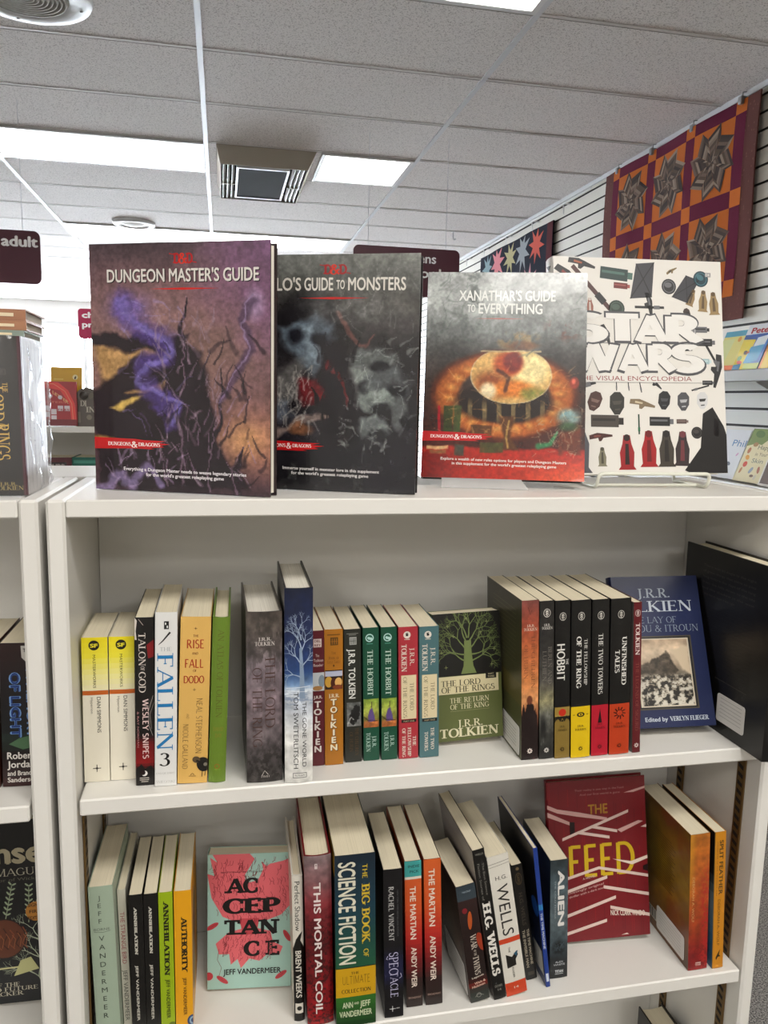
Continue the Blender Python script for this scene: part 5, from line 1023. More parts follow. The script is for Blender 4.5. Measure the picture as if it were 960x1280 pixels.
book('paperback_book', 'charcoal paperback with narrow white lettering and grey picture, middle shelf', 'book', G2, (.1468, .906, Z2, -.7, -1.45, 0), .0209, .108, .1722, '#36372f', spine=delrey('#a9aaa5', '#36372f')+[('r', .15, .03, .85, .035, '#8a8a84'), ('r', .28, .04, .72, .045, '#8a8a84'), ('tv', 'J.R.R. TOLKIEN', .145, .515, .46, .40, '#dcdcd6', 'B')]+
    [('ras8', art_wing, .12, .545, .96, .725, 18, 30), ('tv', 'THE CHILDREN', .74, .95, .70, .20, '#6e5436', 'SL'), ('tv', 'OF HURIN', .77, .92, .36, .20, '#6e5436', 'SL')])
def art_robe(U, V):
    n = fbm(U, V, 5, 151, 2); C = blend(grad(V, [(0, '#8aa046'), (.5, '#a8ac5a'), (.72, '#7d7a3a'), (.82, '#b97a48'), (1, '#a86a3c')])*(.7+.6*n[..., None]), '#6a568e', pmask(U, V, [(.3, .55), (.42, .35), (.55, .3), (.66, .5), (.78, .8), (.3, .8)], .03, .06, 4, 2)); C = blend(C, '#5a4a30', lmask(U, V, [(.5, .3), (.53, .12)], .05, .03, asp=2)); return blend(C, '#3a2a1c', lmask(U, V, [(0, .62), (.3, .75), (.9, .8)], .06, .04, jag=.05, asp=2)*.7)
def green_spine(): return [('c', .42, .075, 5.2, '#bcd8d2'), ('c', .42, .075, 3.9, '#1f6b55'), ('e', .38, .077, 2.2, 1.7, '#bcd8d2', 30), ('e', .52, .083, 1.6, 2.2, '#bcd8d2', -20), ('r', .24, .115, .62, .121, '#5f9a88'), ('tv', 'THE HOBBIT', .165, .505, .45, .34, '#c9d8cc', 'S'), ('ras8', art_robe, .02, .53, .98, .745, 18, 30), ('tv', 'J.R.R.', .815, .90, .68, .24, '#b9cfc4', 'S'), ('tv', 'TOLKIEN', .785, .93, .30, .26, '#b9cfc4', 'S')]
book('paperback_book', 'dark green paperback with purple figure picture, beside the charcoal paperback', 'book', G2, (.1702, .9066, Z2, -.5, -1.4, 0), .0199, .108, .173, '#1a5a45', spine=green_spine())
book('paperback_book', 'dark green paperback with purple figure picture, beside the rose red paperback', 'book', G2, (.1931, .9056, Z2, -.9, -1.55, 0), .0199, .108, .1732, '#1a5a45', spine=green_spine())
def ring_spine(c, t1, t2): return [('c', .44, .06, 4.6, '#dcd6cc'), ('c', .44, .06, 1.7, '#1c1a18'), ('l', [(.36, .05), (.5, .045)], .8, '#1c1a18'), ('r', .3, .09, .58, .096, '#cfc8bd'), ('tv', 'J.R.R.', .16, .29, .70, .23, '#d8d0c4', 'S'), ('tv', 'TOLKIEN', .13, .335, .28, .26, '#d8d0c4', 'SB'), ('r', .13, .362, .91, .695, '#d9cdad'), ('r', .13, .70, .91, .722, '#26221e'), ('tv', 'THE LORD', .42, .63, .68, .20, '#4a4030', 'SL'), ('tv', 'OF THE RINGS', .375, .685, .32, .19, '#4a4030', 'SL'), ('th', 'PART ONE' if len(t1) == 3 else 'PART TWO', .25, .8, .711, .011, '#cfc3a4', 'N')]+\
    [('tv', s_, v0, v1, u_, .17, '#d8d0c4', 'SB') for s_, v0, v1, u_ in t1]
book('paperback_book', 'rose red paperback with cream panel on its spine, middle shelf', 'book', G2, (.2155, .9048, Z2, -1.2, -1.7, 0), .0246, .108, .1727, '#b0404a', spine=ring_spine(0, [('THE', .83, .905, .80), ('FELLOWSHIP', .76, .985, .54), ('OF THE RING', .765, .99, .25)], 0))
book('paperback_book', 'slate teal paperback with cream panel on its spine, middle shelf', 'book', G2, (.2422, .9040, Z2, -1.1, -1.8, 0), .0250, .108, .1723, '#5a7c80', spine=ring_spine(0, [('THE TWO', .77, .94, .66), ('TOWERS', .80, .95, .34)], 0))
tree2 = [('p', [(.40, .48), (.44, .42), (.455, .30), (.46, .22), (.56, .22), (.565, .31), (.585, .42), (.63, .48)], '#7d8a58')]
for a_, u_, v_ in ((2.95, .47, .33), (2.5, .47, .28), (2.1, .48, .22), (1.75, .5, .2), (1.4, .52, .2), (1.05, .54, .22), (.65, .55, .28), (.2, .56, .33), (2.8, .47, .38), (.35, .57, .38)): branch(u_, v_, a_, .17, 2.0, 4, tree2, '#7d8a58', .62, .62)
book('paperback_book', 'face-out olive green paperback with a pale tree on black, middle shelf', 'book', G2, (.2705, .9290, Z2, 1, -1.7, 7), .026, .0935, .1690, '#6c7348', faceout=True, front=[('r', 0, 0, 1, .49, '#1b1a16'), ('lay', 4)]+tree2+[('lay', 0)]+[o for x, y in ((.5, .05), (.22, .1), (.8, .08), (.12, .3), (.9, .3), (.3, .18), (.7, .16), (.18, .42), (.86, .42)) for o in star4(x, y, 2.4, '#9aa070')]+
    [('r', 0, .492, .95, .63, '#d5ccaa'), ('r', .76, .478, .92, .53, '#2a2a24'), ('th', 'PART', .80, .88, .495, .012, '#cfc6a4', 'N'), ('th', 'THREE', .79, .89, .515, .012, '#cfc6a4', 'N'), ('th', 'THE LORD', .10, .68, .545, .045, '#4a4630', 'S'), ('th', 'OF THE RINGS', .10, .89, .596, .045, '#4a4630', 'S'), ('th', 'THE RETURN', .22, .80, .682, .040, '#d5d0b0', 'S'), ('th', 'OF THE KING', .22, .80, .732, .040, '#d5d0b0', 'S'), ('r', .22, .765, .80, .767, '#a8a880'), ('th', 'J.R.R.', .33, .69, .865, .055, '#d9d4b8', 'S'), ('th', 'TOLKIEN', .06, .93, .935, .068, '#d9d4b8', 'SB')])
def art_cloak(U, V):
    n = fbm(U, V, 4, 161, 8); C = grad(V, [(0, '#8a5650'), (.15, '#a0553f'), (.3, '#b87048'), (.5, '#c98a58'), (.62, '#d6a070'), (.8, '#6a3a2a'), (1, '#4a2426')])*(.8+.4*n[..., None])
    C = blend(C, '#2c1c1c', pmask(U, V, [(.1, .68), (.4, .63), (.75, .66), (.95, .72), (1, 1), (0, 1), (0, .74)], .03, .1, 3, 8)); return blend(C, '#7a4a34', emask(U, V, .48, .62, .17, .028, .2))
book('paperback_book', 'sunset orange paperback with a dark cloaked shape, olive back cover showing', 'book', G2, (.3685, .8766, Z2, -1.2, -2.5, 0), .0222, .137, .2088, '#57553e', spine=[('ras', art_cloak, 20, 150), ('tv', 'THE CHILDREN', .215, .545, .68, .22, '#7a4a34', 'SL'), ('tv', 'OF HURIN', .275, .485, .26, .22, '#7a4a34', 'SL'), ('th', 'J.R.R.', .3, .75, .155, .015, '#e0cfc0', 'S'), ('th', 'TOLKIEN', .12, .9, .178, .017, '#e0cfc0', 'S'), ('lm', .45, .07, [(-.002, -.006), (.001, .004), (.003, -.002)], .7, '#6a3028')]+rosette(.5, .945, 3.6, '#e2d8d0', '#3a2222'),
    back=[('g', 0, 0, 1, 1, [(0, '#4c4733'), (.5, '#5b5a3c'), (1, '#5f6240')], 12), ('r', .2, .52, 1, .66, '#6a6238')]+[('r', .2, .08+.028*i, .85, .085+.028*i, '#6f6d52') for i in range(13)], sticker=('back', .48, .80, .96, .985, [('r', .1, .2+.11*i, .85, .22+.11*i, '#a9a7a2') for i in range(6)]))
def art_slate(U, V):
    n = fbm(U, V, 5, 171, 8); C = grad(V, [(0, '#2e2c2a'), (.3, '#3a3836'), (.5, '#5c5954'), (.63, '#9a9676'), (.72, '#6a6a62'), (1, '#2a2a2a')])*(.7+.6*n[..., None]); C = blend(C, '#8d8d86', lmask(U, V, [(.6, .7), (.5, .78), (.2, .86)], .3, .2, jag=.3, asp=8)*n); return blend(C, '#1d1d1d', emask(U, V, .3, .8, .2, .06, .8)*.8)
book('paperback_book', 'dark grey stormy paperback between the sunset orange and black gold ones', 'book', G2, (.3924, .8757, Z2, -1.2, -2.7, 0), .0189, .137, .2078, '#2a2826', spine=[('ras', art_slate, 18, 150)]+emblem(.5, .075, 5.2, '#d8d5ce')+[('th', 'J.R.R.', .3, .72, .148, .014, '#d8d5ce', 'S'), ('th', 'TOLKIEN', .14, .88, .168, .016, '#d8d5ce', 'S'), ('tv', 'BEREN AND', .285, .52, .72, .26, '#8a867e', 'SL'), ('tv', 'LUTHIEN', .31, .50, .34, .26, '#8a867e', 'SL')]+rosette(.5, .945, 3.4, '#d5d2cc', '#2a2a2a'))
def uk(c, cap, split, mid, ink): return [('r', 0, split, 1, 1, c)]+emblem(.5, .100, 5.0, '#cfccc4')+cap+mid+[('th', 'J.R.R.', .33, .67, split+.125, .013, ink, 'S'), ('th', 'TOLKIEN', .2, .8, split+.148, .014, ink, 'S')]+rosette(.5, .942, 3.0, ink, c)
book('paperback_book', 'black paperback with tan foot and red disc, leftmost of the black set', 'book', G2, (.4127, .8741, Z2, -1.5, -2.8, 0), .0200, .137, .2081, '#161513', spine=uk('#8f7a3e', [('tv', 'HOBBIT', .27, .50, .38, .50, '#dcdad4', 'F'), ('tv', 'THE', .365, .402, .80, .15, '#dcdad4', 'F')], .67, [('p', [(0, .77), (.2, .73), (.35, .765), (.5, .74), (.65, .765), (.85, .73), (1, .77), (1, .73), (.9, .70), (.1, .70), (0, .74)], '#26200f'), ('r', 0, .672, 1, .73, '#a08a48'), ('c', .5, .705, 5.0, '#c23a20'), ('p', [(0, .76), (.22, .725), (.4, .76), (.5, .75), (.6, .76), (.8, .725), (1, .76), (.8, .745), (.5, .765), (.2, .745)], '#1a160c')], '#4a3c16'))
book('paperback_book', 'black paperback with yellow foot and small eye mark', 'book', G2, (.4340, .8718, Z2, -1.6, -2.9, 0), .0256, .137, .2083, '#161513', spine=uk('#d8bc10', [('tv', 'THE FELLOWSHIP', .245, .535, .74, .16, '#d8d6d0', 'S'), ('tv', 'OF THE RING', .225, .555, .38, .24, '#dcdad4', 'SB')], .67, [('e', .5, .722, 5.2, 3.2, '#1a160c'), ('e', .5, .722, 3.0, 1.8, '#d8bc10'), ('e', .5, .722, 1.0, 1.4, '#1a160c'), ('r', .1, .72, .2, .724, '#6a5a10'), ('r', .8, .72, .9, .724, '#6a5a10')], '#5a4a10'))
book('paperback_book', 'black paperback with crimson foot and dark spire mark', 'book', G2, (.4628, .8730, Z2, -1.7, -2.95, 0), .0226, .137, .2081, '#161513', spine=uk('#b8203a', [('tv', 'THE TWO TOWERS', .215, .60, .50, .27, '#dcdad4', 'S')], .67, [('p', [(.5, .69), (.56, .74), (.62, .785), (.38, .785), (.44, .74)], '#1f0c10')], '#6a1020'))
book('paperback_book', 'black paperback with orange foot and spiky sun mark', 'book', G2, (.4877, .8728, Z2, -1.7, -2.85, 0), .0273, .137, .2084, '#161513', spine=uk('#bb4a1e', [('tv', 'UNFINISHED', .24, .55, .68, .22, '#dcdad4', 'SB'), ('tv', 'TALES', .325, .47, .34, .22, '#dcdad4', 'SB')], .67, [('lm', .5, .73, [(.004*math.cos(R(36*i)), .004*math.sin(R(36*i))), (.0085*math.cos(R(36*i+8)), .0085*math.sin(R(36*i+8)))], 1.3, '#2a120a') for i in range(10)]+[('c', .5, .73, 3.8, '#bb4a1e'), ('o', .5, .73, 4.0, .6, '#2a120a')], '#6a2a10'))
book('paperback_book', 'thin dark red paperback at the end of the black set', 'book', G2, (.5211, .8733, Z2, -.6, -3.35, 0), .0110, .137, .2027, '#6e2028', spine=emblem(.5, .07, 4.2, '#d5c8c4', .8)+[('tv', 'TOLKIEN', .135, .345, .5, .5, '#dccfca', 'SB'), ('tv', 'THE LEGEND OF SIGURD', .395, .85, .5, .38, '#9a6058', 'SL')]+rosette(.5, .95, 3.2, '#d5c8c4', '#6e2028'), back=[('r', 0, 0, 1, 1, '#8a8580')])
def art_cliff(U, V):
    n = fbm(U, V, 5, 181, 1.5); n2 = fbm(U, V, 14, 191, 1.5); C = grad(V, [(0, '#c3ae96'), (.2, '#cdbca6'), (.4, '#b0a08c'), (.55, '#8d8476'), (1, '#a8a294')])*(.75+.5*n[..., None]); C = blend(C, '#4c443a', pmask(U, V, [(0, .38), (.3, .28), (.6, .2), (.75, .5), (.5, .56), (0, .52)], .03, .12, 3, 1.5)*(.4+.9*n2)); C = blend(C, '#d2c2aa', pmask(U, V, [(.66, .16), (1, .1), (1, .55), (.85, .5)], .03, .08, 4, 1.5)); C = blend(C, '#2e2c28', sm(V, .5, .6)*sm(n2, .5, .58)*.9); return blend(C, '#dcd8cc', sm(V, .5, .6)*sm(-n2, -.46, -.4)*.8)
book('hardcover_book', 'face-out blue hardcover with framed cliff picture, leaning at the back', 'book', G2, (.5345, .9150, Z2, -3.5, -.4, 22), .017, .1325, .2095, '#27345e', faceout=True, hard=True, cov='cover', front=[
    ('th', 'J.R.R.', .30, .66, .115, .062, '#a9b2bd', 'S'), ('th', 'TOLKIEN', -.02, .90, .205, .072, '#c5ccd4', 'S'), ('th', 'THE LAY OF', .16, .70, .298, .042, '#97a1ae', 'SL'), ('th', 'AOTROU & ITROUN', -.02, .94, .355, .045, '#97a1ae', 'SL'), ('r', .16, .405, .84, .885, '#5e584c'), ('r', .175, .413, .825, .877, '#2a2a2a'), ('r', .195, .422, .805, .868, '#cfc6b4'), ('ras8', art_cliff, .21, .43, .79, .86, 60, 70), ('th', 'Edited by', .22, .47, .945, .028, '#c5ccd4', 'B'), ('th', 'VERLYN FLIEGER', .49, .93, .945, .028, '#c5ccd4', 'SB')])
book('hardcover_book', 'large black hardcover with white sticker at the right end, middle shelf', 'book', G2, (.6738, .8205, Z2, -.3, -.3, 0), .031, .196, .2525, '#151413', hard=True, page='page', spine=[('r', .02, .35, 1, .5, '#8a5a34')], back=[o for i in range(6) for o in (('th', ('There was an eagle in the night', 'of great things that came to pass', 'long before the days of the king', 'from the hills down to the sea', 'and the shadow in the west')[i % 5], .22, .80 if i < 5 else .6, .10+.032*i, .014, '#57544f', 'N', -.0),)]+[('r', .22, .32+.021*i, .80, .324+.021*i, '#262523') for i in range(17)]+[('r', .45, .70, .80, .705, '#4f4c47'), ('r', .22, .66, .32, .664, '#4f4c47')],
    sticker=('back', .50, .775, .80, .93, [('r', .12, .12+.13*i, .9, .14+.13*i, '#b5b4b0') for i in range(6)]))
# ------------------------------------------------------------------ lower shelf
G3 = 'books on the lower shelf'
book('paperback_book', 'pale mint paperback with letters stacked down its spine, lower shelf', 'book', G3, (-.1549, .887, Z3, -.8, -1.3, 0), .0276, .137, .210, '#a5b3a2', spine=[('vs', 'JEFF', .045, .235, .42, .3, .62, '#4c544c', 'N'), ('th', 'BORNE', .14, .80, .262, .016, '#6a726a', 'N'), ('l', [(.14, .276), (.5, .282), (.82, .274)], .5, '#6a726a'), ('vs', 'VANDERMEER', .29, .83, .44, .3, .60, '#4c544c', 'N')])
book('paperback_book', 'thin white paperback with pink title on the lower shelf', 'book', G3, (-.1262, .9073, Z3, -.8, -1.2, 0), .0095, .128, .190, '#cfccbe', spine=[('tv', 'THE STRANGE BIRD', .155, .52, .5, .55, '#a8505a', 'N'), ('tv', 'JEFF VANDERMEER', .565, .93, .5, .55, '#5a5a54', 'N')])
def annih(): return [('tv', 'ANNIHILATION', .085, .415, .46, .20, '#c9c6bc', 'SLAB'), ('tv', 'JEFF VANDERMEER', .49, .885, .46, .19, '#c9c6bc', 'B'), ('p', [(.55, 1), (.7, .945), (1, .93), (1, 1)], '#bdb8a8')]
book('paperback_book', 'black paperback touching the thin white one, first of two alike', 'book', G3, (-.1146, .8942, Z3, -.3, -.35, 0), .0164, .128, .190, '#15130f', spine=annih())
book('paperback_book', 'black paperback touching the lime green one, second of two alike', 'book', G3, (-.0977, .8931, Z3, 0, -.2, 0), .0164, .128, .190, '#15130f', spine=annih())
book('paperback_book', 'lime green paperback with heavy black title on the lower shelf', 'book', G3, (-.0806, .893, Z3, 0, -.15, 0), .0164, .128, .190, '#9fb41c', spine=[('tv', 'ANNIHILATION', .06, .585, .52, .36, '#20210f', 'SLAB'), ('tv', 'JEFF VANDERMEER', .61, .89, .56, .28, '#3c4412', 'B'), ('e', .8, .95, 5, 6, '#6f7f1a', 0)], front=[('e', .5, .5, 30, 70, '#7a8a2a')])
book('paperback_book', 'egg yolk yellow paperback beside the face-out mint and pink one', 'book', G3, (-.0631, .8925, Z3, -.5, 0, 0), .0206, .130, .190, '#dba61c', spine=[('tv', 'AUTHORITY', .18, .575, .56, .32, '#2a210c', 'SLAB'), ('tv', 'JEFF VANDERMEER', .61, .88, .56, .20, '#5a3c14', 'B'), ('e', 1.0, .925, 7, 8, '#33507a'), ('e', 1.0, .925, 4.5, 5.5, '#9ab0c0'), ('e', 1.0, .925, 2.5, 3.2, '#33507a')],
     front=[('e', .35, .5, 26, 66, '#8a8470', 8), ('e', .42, .42, 14, 40, '#5a5a58', 20), ('e', .3, .62, 16, 34, '#b0a68a', -8), ('e', .35, .36, 8, 12, '#a8402c', 0), ('e', .46, .58, 7, 20, '#a8402c', 10)]+[('l', [(.2+.03*i, .25+.02*i), (.3+.02*i, .5), (.25+.03*i, .75-.02*i)], .8, '#3a382f') for i in range(7)])
feath = [('p', [(.03, .02), (.12, .06), (.06, .0), (.5, .0), (.56, .04), (.5, .10), (.44, .16), (.46, .26), (.30, .34), (.1, .20)], '#d8747a'), ('p', [(0, .14), (.2, .18), (.45, .22), (.6, .2), (.66, .12), (.74, .08), (.90, .06), (.98, .04), (1, .12), (.97, .30), (1, .38), (.88, .46), (.70, .50), (.40, .52), (.18, .46), (.05, .32)], '#d8747a'), ('p', [(.64, .06), (.72, .11), (.68, .16)], '#d8747a'), ('p', [(.10, .66), (.25, .58), (.5, .54), (.75, .58), (.78, .66), (.9, .70), (.86, .76), (.74, .74), (.62, .80), (.50, .78), (.40, .85), (.36, .78), (.28, .82), (.26, .74), (.14, .74)], '#d8747a'), ('p', [(.38, .48), (.62, .48), (.58, .60), (.42, .60)], '#c0545c')]
rf = random.Random(5)
for i in range(210):
    x, y = rf.uniform(.05, .95), rf.uniform(.02, .48); 
    if (x < .1 and y > .3): continue
    a = rf.uniform(-.6, .6)+math.pi/2*(1 if y < .15 else .4); feath.append(('l', [(x, y), (x+.03*math.cos(a), y+.03*math.sin(a)), (x+.05*math.cos(a+.5), y+.05*math.sin(a+.5))], .5, '#8a2c38'))
for i in range(110):
    x, y = rf.uniform(.18, .76), rf.uniform(.57, .77); a = rf.uniform(.6, 2.2); feath.append(('l', [(x, y), (x+.02*math.cos(a), y+.02*math.sin(a)), (x+.03*math.cos(a+.5), y+.035*math.sin(a+.5))], .5, '#8a2c38'))
for x, y, a in ((.06, .53, -30), (.95, .62, 60), (.18, .93, 35), (.88, .91, -35)): feath += [('e', x, y, 9, 3.2, '#bf4a54', a), ('l', [(x-.06*math.cos(R(a)), y-.035*math.sin(R(a))), (x+.07*math.cos(R(a)), y+.045*math.sin(R(a)))], .4, '#7a2430')]
feath += [('c', .02, .90, 5.5, '#b8404a'), ('l', [(.14, .70), (.12, .78), (.17, .84), (.13, .92)], .5, '#8a3a40')]
book('paperback_book', 'face-out mint paperback with pink plumage and heavy black letters, lower shelf', 'book', G3, (-.0268, .9518, Z3, -6.4, 0, 6), .022, .1100, .1818, '#a9c6bc', faceout=True, front=feath[:5]+[('lay', 9)]+feath[5:]+[('lay', 11), ('lay', 0), ('th', 'AC', .20, .60, .235, .105, '#1a1614', 'SLAB'), ('th', 'CEP', .18, .87, .385, .105, '#1a1614', 'SLAB'), ('th', 'TAN', .20, .86, .545, .105, '#1a1614', 'SLAB'), ('th', 'C', .43, .62, .705, .105, '#1a1614', 'SLAB'), ('th', 'E', .69, .86, .705, .105, '#1a1614', 'SLAB'), ('tv', 'A NOVEL', .665, .755, .755, .03, '#d8747a', 'B'), ('th', 'JEFF VANDERMEER', .19, .88, .872, .042, '#262220', 'B'), ('th', 'NATIONAL BESTSELLER', .16, .66, .132, .012, '#6a3a3c', 'N')])
book('hardcover_book', 'thin white and black hardcover left of the red one, lower shelf', 'book', G3, (.0825, .8837, Z3, -1.2, -1.3, 0), .0132, .137, .2006, '#d6d2c8', spine=[('r', 0, .49, 1, 1, '#17150f'), ('tv', 'Perfect Shadow', .04, .375, .5, .5, '#2a2824', 'N'), ('p', [(0, .5), (.3, .43), (.6, .40), (.9, .38), (.7, .44), (1, .49), (.5, .52)], '#201e1a'), ('tv', 'BRENT WEEKS', .51, .835, .5, .55, '#d6d2c8', 'B'), ('r', .12, .875, .86, .945, '#d6d2c8'), ('c', .5, .91, 3.1, '#17150f')], hard=True)
def art_ember(U, V):
    n = fbm(U, V, 4, 201, 7); n2 = fbm(U, V, 12, 211, 7); C = grad(V, [(0, '#8a7a7c'), (.14, '#8c6a6c'), (.3, '#8a3a40'), (.5, '#6a1820'), (.8, '#8a1420'), (1, '#a01a24')])*(.75+.5*n[..., None]); return blend(C, '#3a0c10', sm(n2, .5, .65)*sm(V, .25, .5)*.7)
book('hardcover_book', 'red misty hardcover with white title reading downwards, lower shelf', 'book', G3, (.0985, .8742, Z3, -1.4, -1.6, 0), .0330, .150, .2302, '#7c1c26', hard=True, bulge=.003, spine=[('ras', art_ember, 26, 160), ('r', .38, .045, .48, .075, '#cfc4c2'), ('r', .42, .05, .45, .06, '#7a6a6c'), ('tv', 'THIS MORTAL COIL', .155, .935, .46, .27, '#ded6d2', 'B')])
book('paperback_book', 'thickest paperback, teal over green with yellow block, lower shelf', 'book', G3, (.1333, .8640, Z3, -1.3, -1.3, 0), .0503, .170, .2330, '#22352c', spine=[('g', 0, 0, 1, .65, [(0, '#1f3040'), (.5, '#1f4a58'), (1, '#2a6448')], 14), ('r', 0, .655, 1, .825, '#c9a318'), ('g', 0, .825, 1, 1, [(0, '#3f7a30'), (1, '#1f4a26')], 6), ('tv', 'SCIENCE FICTION', .04, .63, .31, .43, '#d9d5c4', 'B'), ('tv', 'THE', .06, .14, .74, .12, '#c9b13a', 'F'), ('tv', 'BIG BOOK', .17, .52, .76, .19, '#c9b13a', 'SB'), ('tv', 'OF', .55, .60, .76, .12, '#c9b13a', 'F'), ('th', 'THE', .38, .58, .685, .015, '#5a4a14', 'F'), ('th', 'ULTIMATE', .17, .85, .725, .048, '#6a5414', 'FT'), ('th', 'COLLECTION', .14, .87, .79, .022, '#5a4a14', 'F'), ('th', 'ANN', .16, .42, .872, .036, '#cfd6b8', 'B'), ('th', 'AND', .45, .57, .866, .014, '#cfd6b8', 'B'), ('th', 'JEFF', .60, .86, .872, .036, '#cfd6b8', 'B'), ('th', 'VANDERMEER', .08, .90, .925, .036, '#cfd6b8', 'B')], back=[('r', .6, 0, 1, .12, '#b8962a')])
book('paperback_book', 'black paperback with curly violet white lettering, lower shelf', 'book', G3, (.1962, .8680, Z3, -2.2, -1.8, 0), .0243, .137, .2055, '#15141a', spine=[('tv', 'RACHEL VINCENT', .115, .475, .40, .26, '#b9b8b6', 'F'), ('tv', 'NEW YORK TIMES BESTSELLING AUTHOR', .14, .45, .74, .08, '#6a6a6c', 'N'), ('g', 0, .52, 1, .8, [(0, '#15141a'), (.4, '#22244a'), (.7, '#22244a'), (1, '#15141a')], 10), ('tv', 'SPEC', .555, .70, .50, .48, '#c9c6e0', 'SL'), ('tv', 'TACLE', .69, .86, .52, .40, '#c9c6e0', 'SL'), ('l', [(.2, .575), (.12, .595), (.2, .60)], .6, '#c9c6e0'), ('l', [(.86, .70), (.92, .725), (.8, .735)], .6, '#c9c6e0')]+star4(.42, .94, 4, '#c9c9c9')+[('r', .62, .935, .8, .942, '#a9a9a9')])
MA = [(0, '#c96a34'), (.3, '#c9602e'), (.5, '#b8342a'), (.68, '#7c1f24'), (.82, '#3c2624'), (1, '#33241f')]
book('paperback_book', 'orange to red paperback with teal band at its top, lower shelf', 'book', G3, (.2279, .8803, Z3, -2.2, -2.25, 0), .0216, .137, .2059, '#4a2420', spine=[('g', 0, 0, 1, 1, MA, 30), ('r', 0, 0, 1, .105, '#4fa3a0'), ('r', 0, .105, 1, .122, '#d5cfc4'), ('th', 'INDIE', .2, .9, .035, .018, '#2a5a5c', 'B'), ('th', 'PICK', .3, .85, .07, .018, '#2a5a5c', 'B'), ('tv', 'THE MARTIAN', .17, .53, .48, .36, '#ded2c6', 'B'), ('tv', 'ANDY WEIR', .585, .865, .50, .34, '#ded2c6', 'B'), ('th', 'BROADWAY', .12, .9, .935, .014, '#a08a80', 'B')], back=[('g', 0, 0, 1, 1, MA, 10)])
book('paperback_book', 'orange to red paperback without a band, beside the leaning books', 'book', G3, (.2536, .8794, Z3, -2.2, -2.5, 0), .0222, .137, .2065, '#4a2420', spine=[('g', 0, 0, 1, 1, MA, 30), ('tv', 'THE MARTIAN', .065, .455, .46, .36, '#ded2c6', 'B'), ('tv', 'ANDY WEIR', .52, .83, .48, .34, '#ded2c6', 'B'), ('th', 'BROADWAY', .12, .9, .925, .014, '#a08a80', 'B')], back=[('g', 0, 0, 1, 1, MA, 10)])
book('paperback_book', 'short fat leaning paperback, dark brown with orange flecks, lower shelf', 'book', G3, (.3133, .8720, Z3, 2.0, -9.4, 0), .0258, .108, .1710, '#3a2520', spine=[('g', 0, 0, 1, 1, [(0, '#3e4a52'), (.11, '#46525a'), (.14, '#3f2a28'), (.4, '#2e1a18'), (.8, '#2c1917'), (.86, '#7a2a20'), (.9, '#3c423e'), (1, '#474b46')], 24), ('th', 'FANTASY', .3, .75, .055, .014, '#a9b5bc', 'N'), ('e', .5, .30, 3, 13, '#b5602e', 5), ('e', .3, .21, 3.5, 4, '#8a2a34'), ('e', .92, .50, 5, 14, '#a04426', -10), ('tv', 'WAR', .42, .55, .55, .30, '#cfc6ba', 'S'), ('tv', 'OF THE', .555, .605, .55, .12, '#cfc6ba', 'S'), ('tv', 'TWINS', .61, .77, .55, .30, '#cfc6ba', 'S'), ('th', 'Legends', .2, .85, .79, .016, '#cfc6ba', 'B', .1), ('th', 'Weis &', .3, .9, .84, .022, '#d8b8a8', 'B', .1), ('th', 'Hickman', .15, .85, .868, .022, '#d8b8a8', 'B', .1), ('o', .45, .945, 3, .6, '#a9a9a2'), ('l', [(.25, .955), (.45, .935), (.7, .955)], .6, '#a9a9a2')],
    back=[('g', 0, 0, 1, 1, [(0, '#4a3a30'), (.5, '#5a463a'), (1, '#4a2c22')], 10), ('p', [(0, .05), (.5, .1), (.9, .6), (.8, .72), (0, .5)], '#6f5a48')], sticker=('back', .15, .70, .92, .98, [('r', .08, .15+.13*i, .9, .165+.13*i, '#a9a7a2') for i in range(6)]))
book('paperback_book', 'tall black leaning paperback with bulging white initials, lower shelf', 'book', G3, (.3452, .8715, Z3, 1.0, -10.4, 0), .0162, .150, .2208, '#171512', cov='cover', spine=[('th', 'WELLS', .2, .85, .03, .012, '#8a8880', 'B'), ('tv', 'The Best Science', .09, .30, .72, .18, '#8d8a84', 'N'), ('tv', 'Fiction Stories of', .09, .33, .34, .18, '#8d8a84', 'N'), ('tv', 'H.G. WELLS', .345, .84, .5, .62, '#e0ddd6', 'SLAB'), ('th', 'DOVER', .2, .85, .91, .016, '#8a8880', 'B'), ('th', '14', .4, .7, .935, .016, '#8a8880', 'B')], back=[('g', 0, 0, 1, 1, [(0, '#b5b0ac'), (.5, '#8a7a74'), (1, '#4a3a34')], 10)])
book('paperback_book', 'white leaning paperback with orange bands and large thin letters, lower shelf', 'book', G3, (.3635, .8740, Z3, 1.6, -10.3, 0), .0290, .137, .2072, '#d8d5cc', spine=[('l', [(0, .055), (1, .045)], .6, '#6a6862'), ('l', [(0, .075), (1, .065)], .5, '#6a6862'), ('th', 'H.G.', .25, .80, .155, .030, '#4a4844', 'N'), ('tv', 'WELLS', .205, .565, .52, .56, '#3a3836', 'N'), ('r', 0, .585, 1, .62, '#c9532e'), ('r', 0, .905, 1, 1, '#c9532e'), ('p', [(.22, .70), (.5, .725), (.75, .69), (.8, .72), (.66, .75), (.66, .79), (.22, .80)], '#26241f'), ('p', [(.6, .705), (.82, .69), (.72, .73)], '#3c6a80'), ('tv', 'THE', .65, .69, .42, .1, '#5a5852', 'N'), ('tv', 'READER', .80, .875, .48, .1, '#5a5852', 'N'), ('th', '14', .4, .62, .945, .016, '#e0c9bd', 'B')])
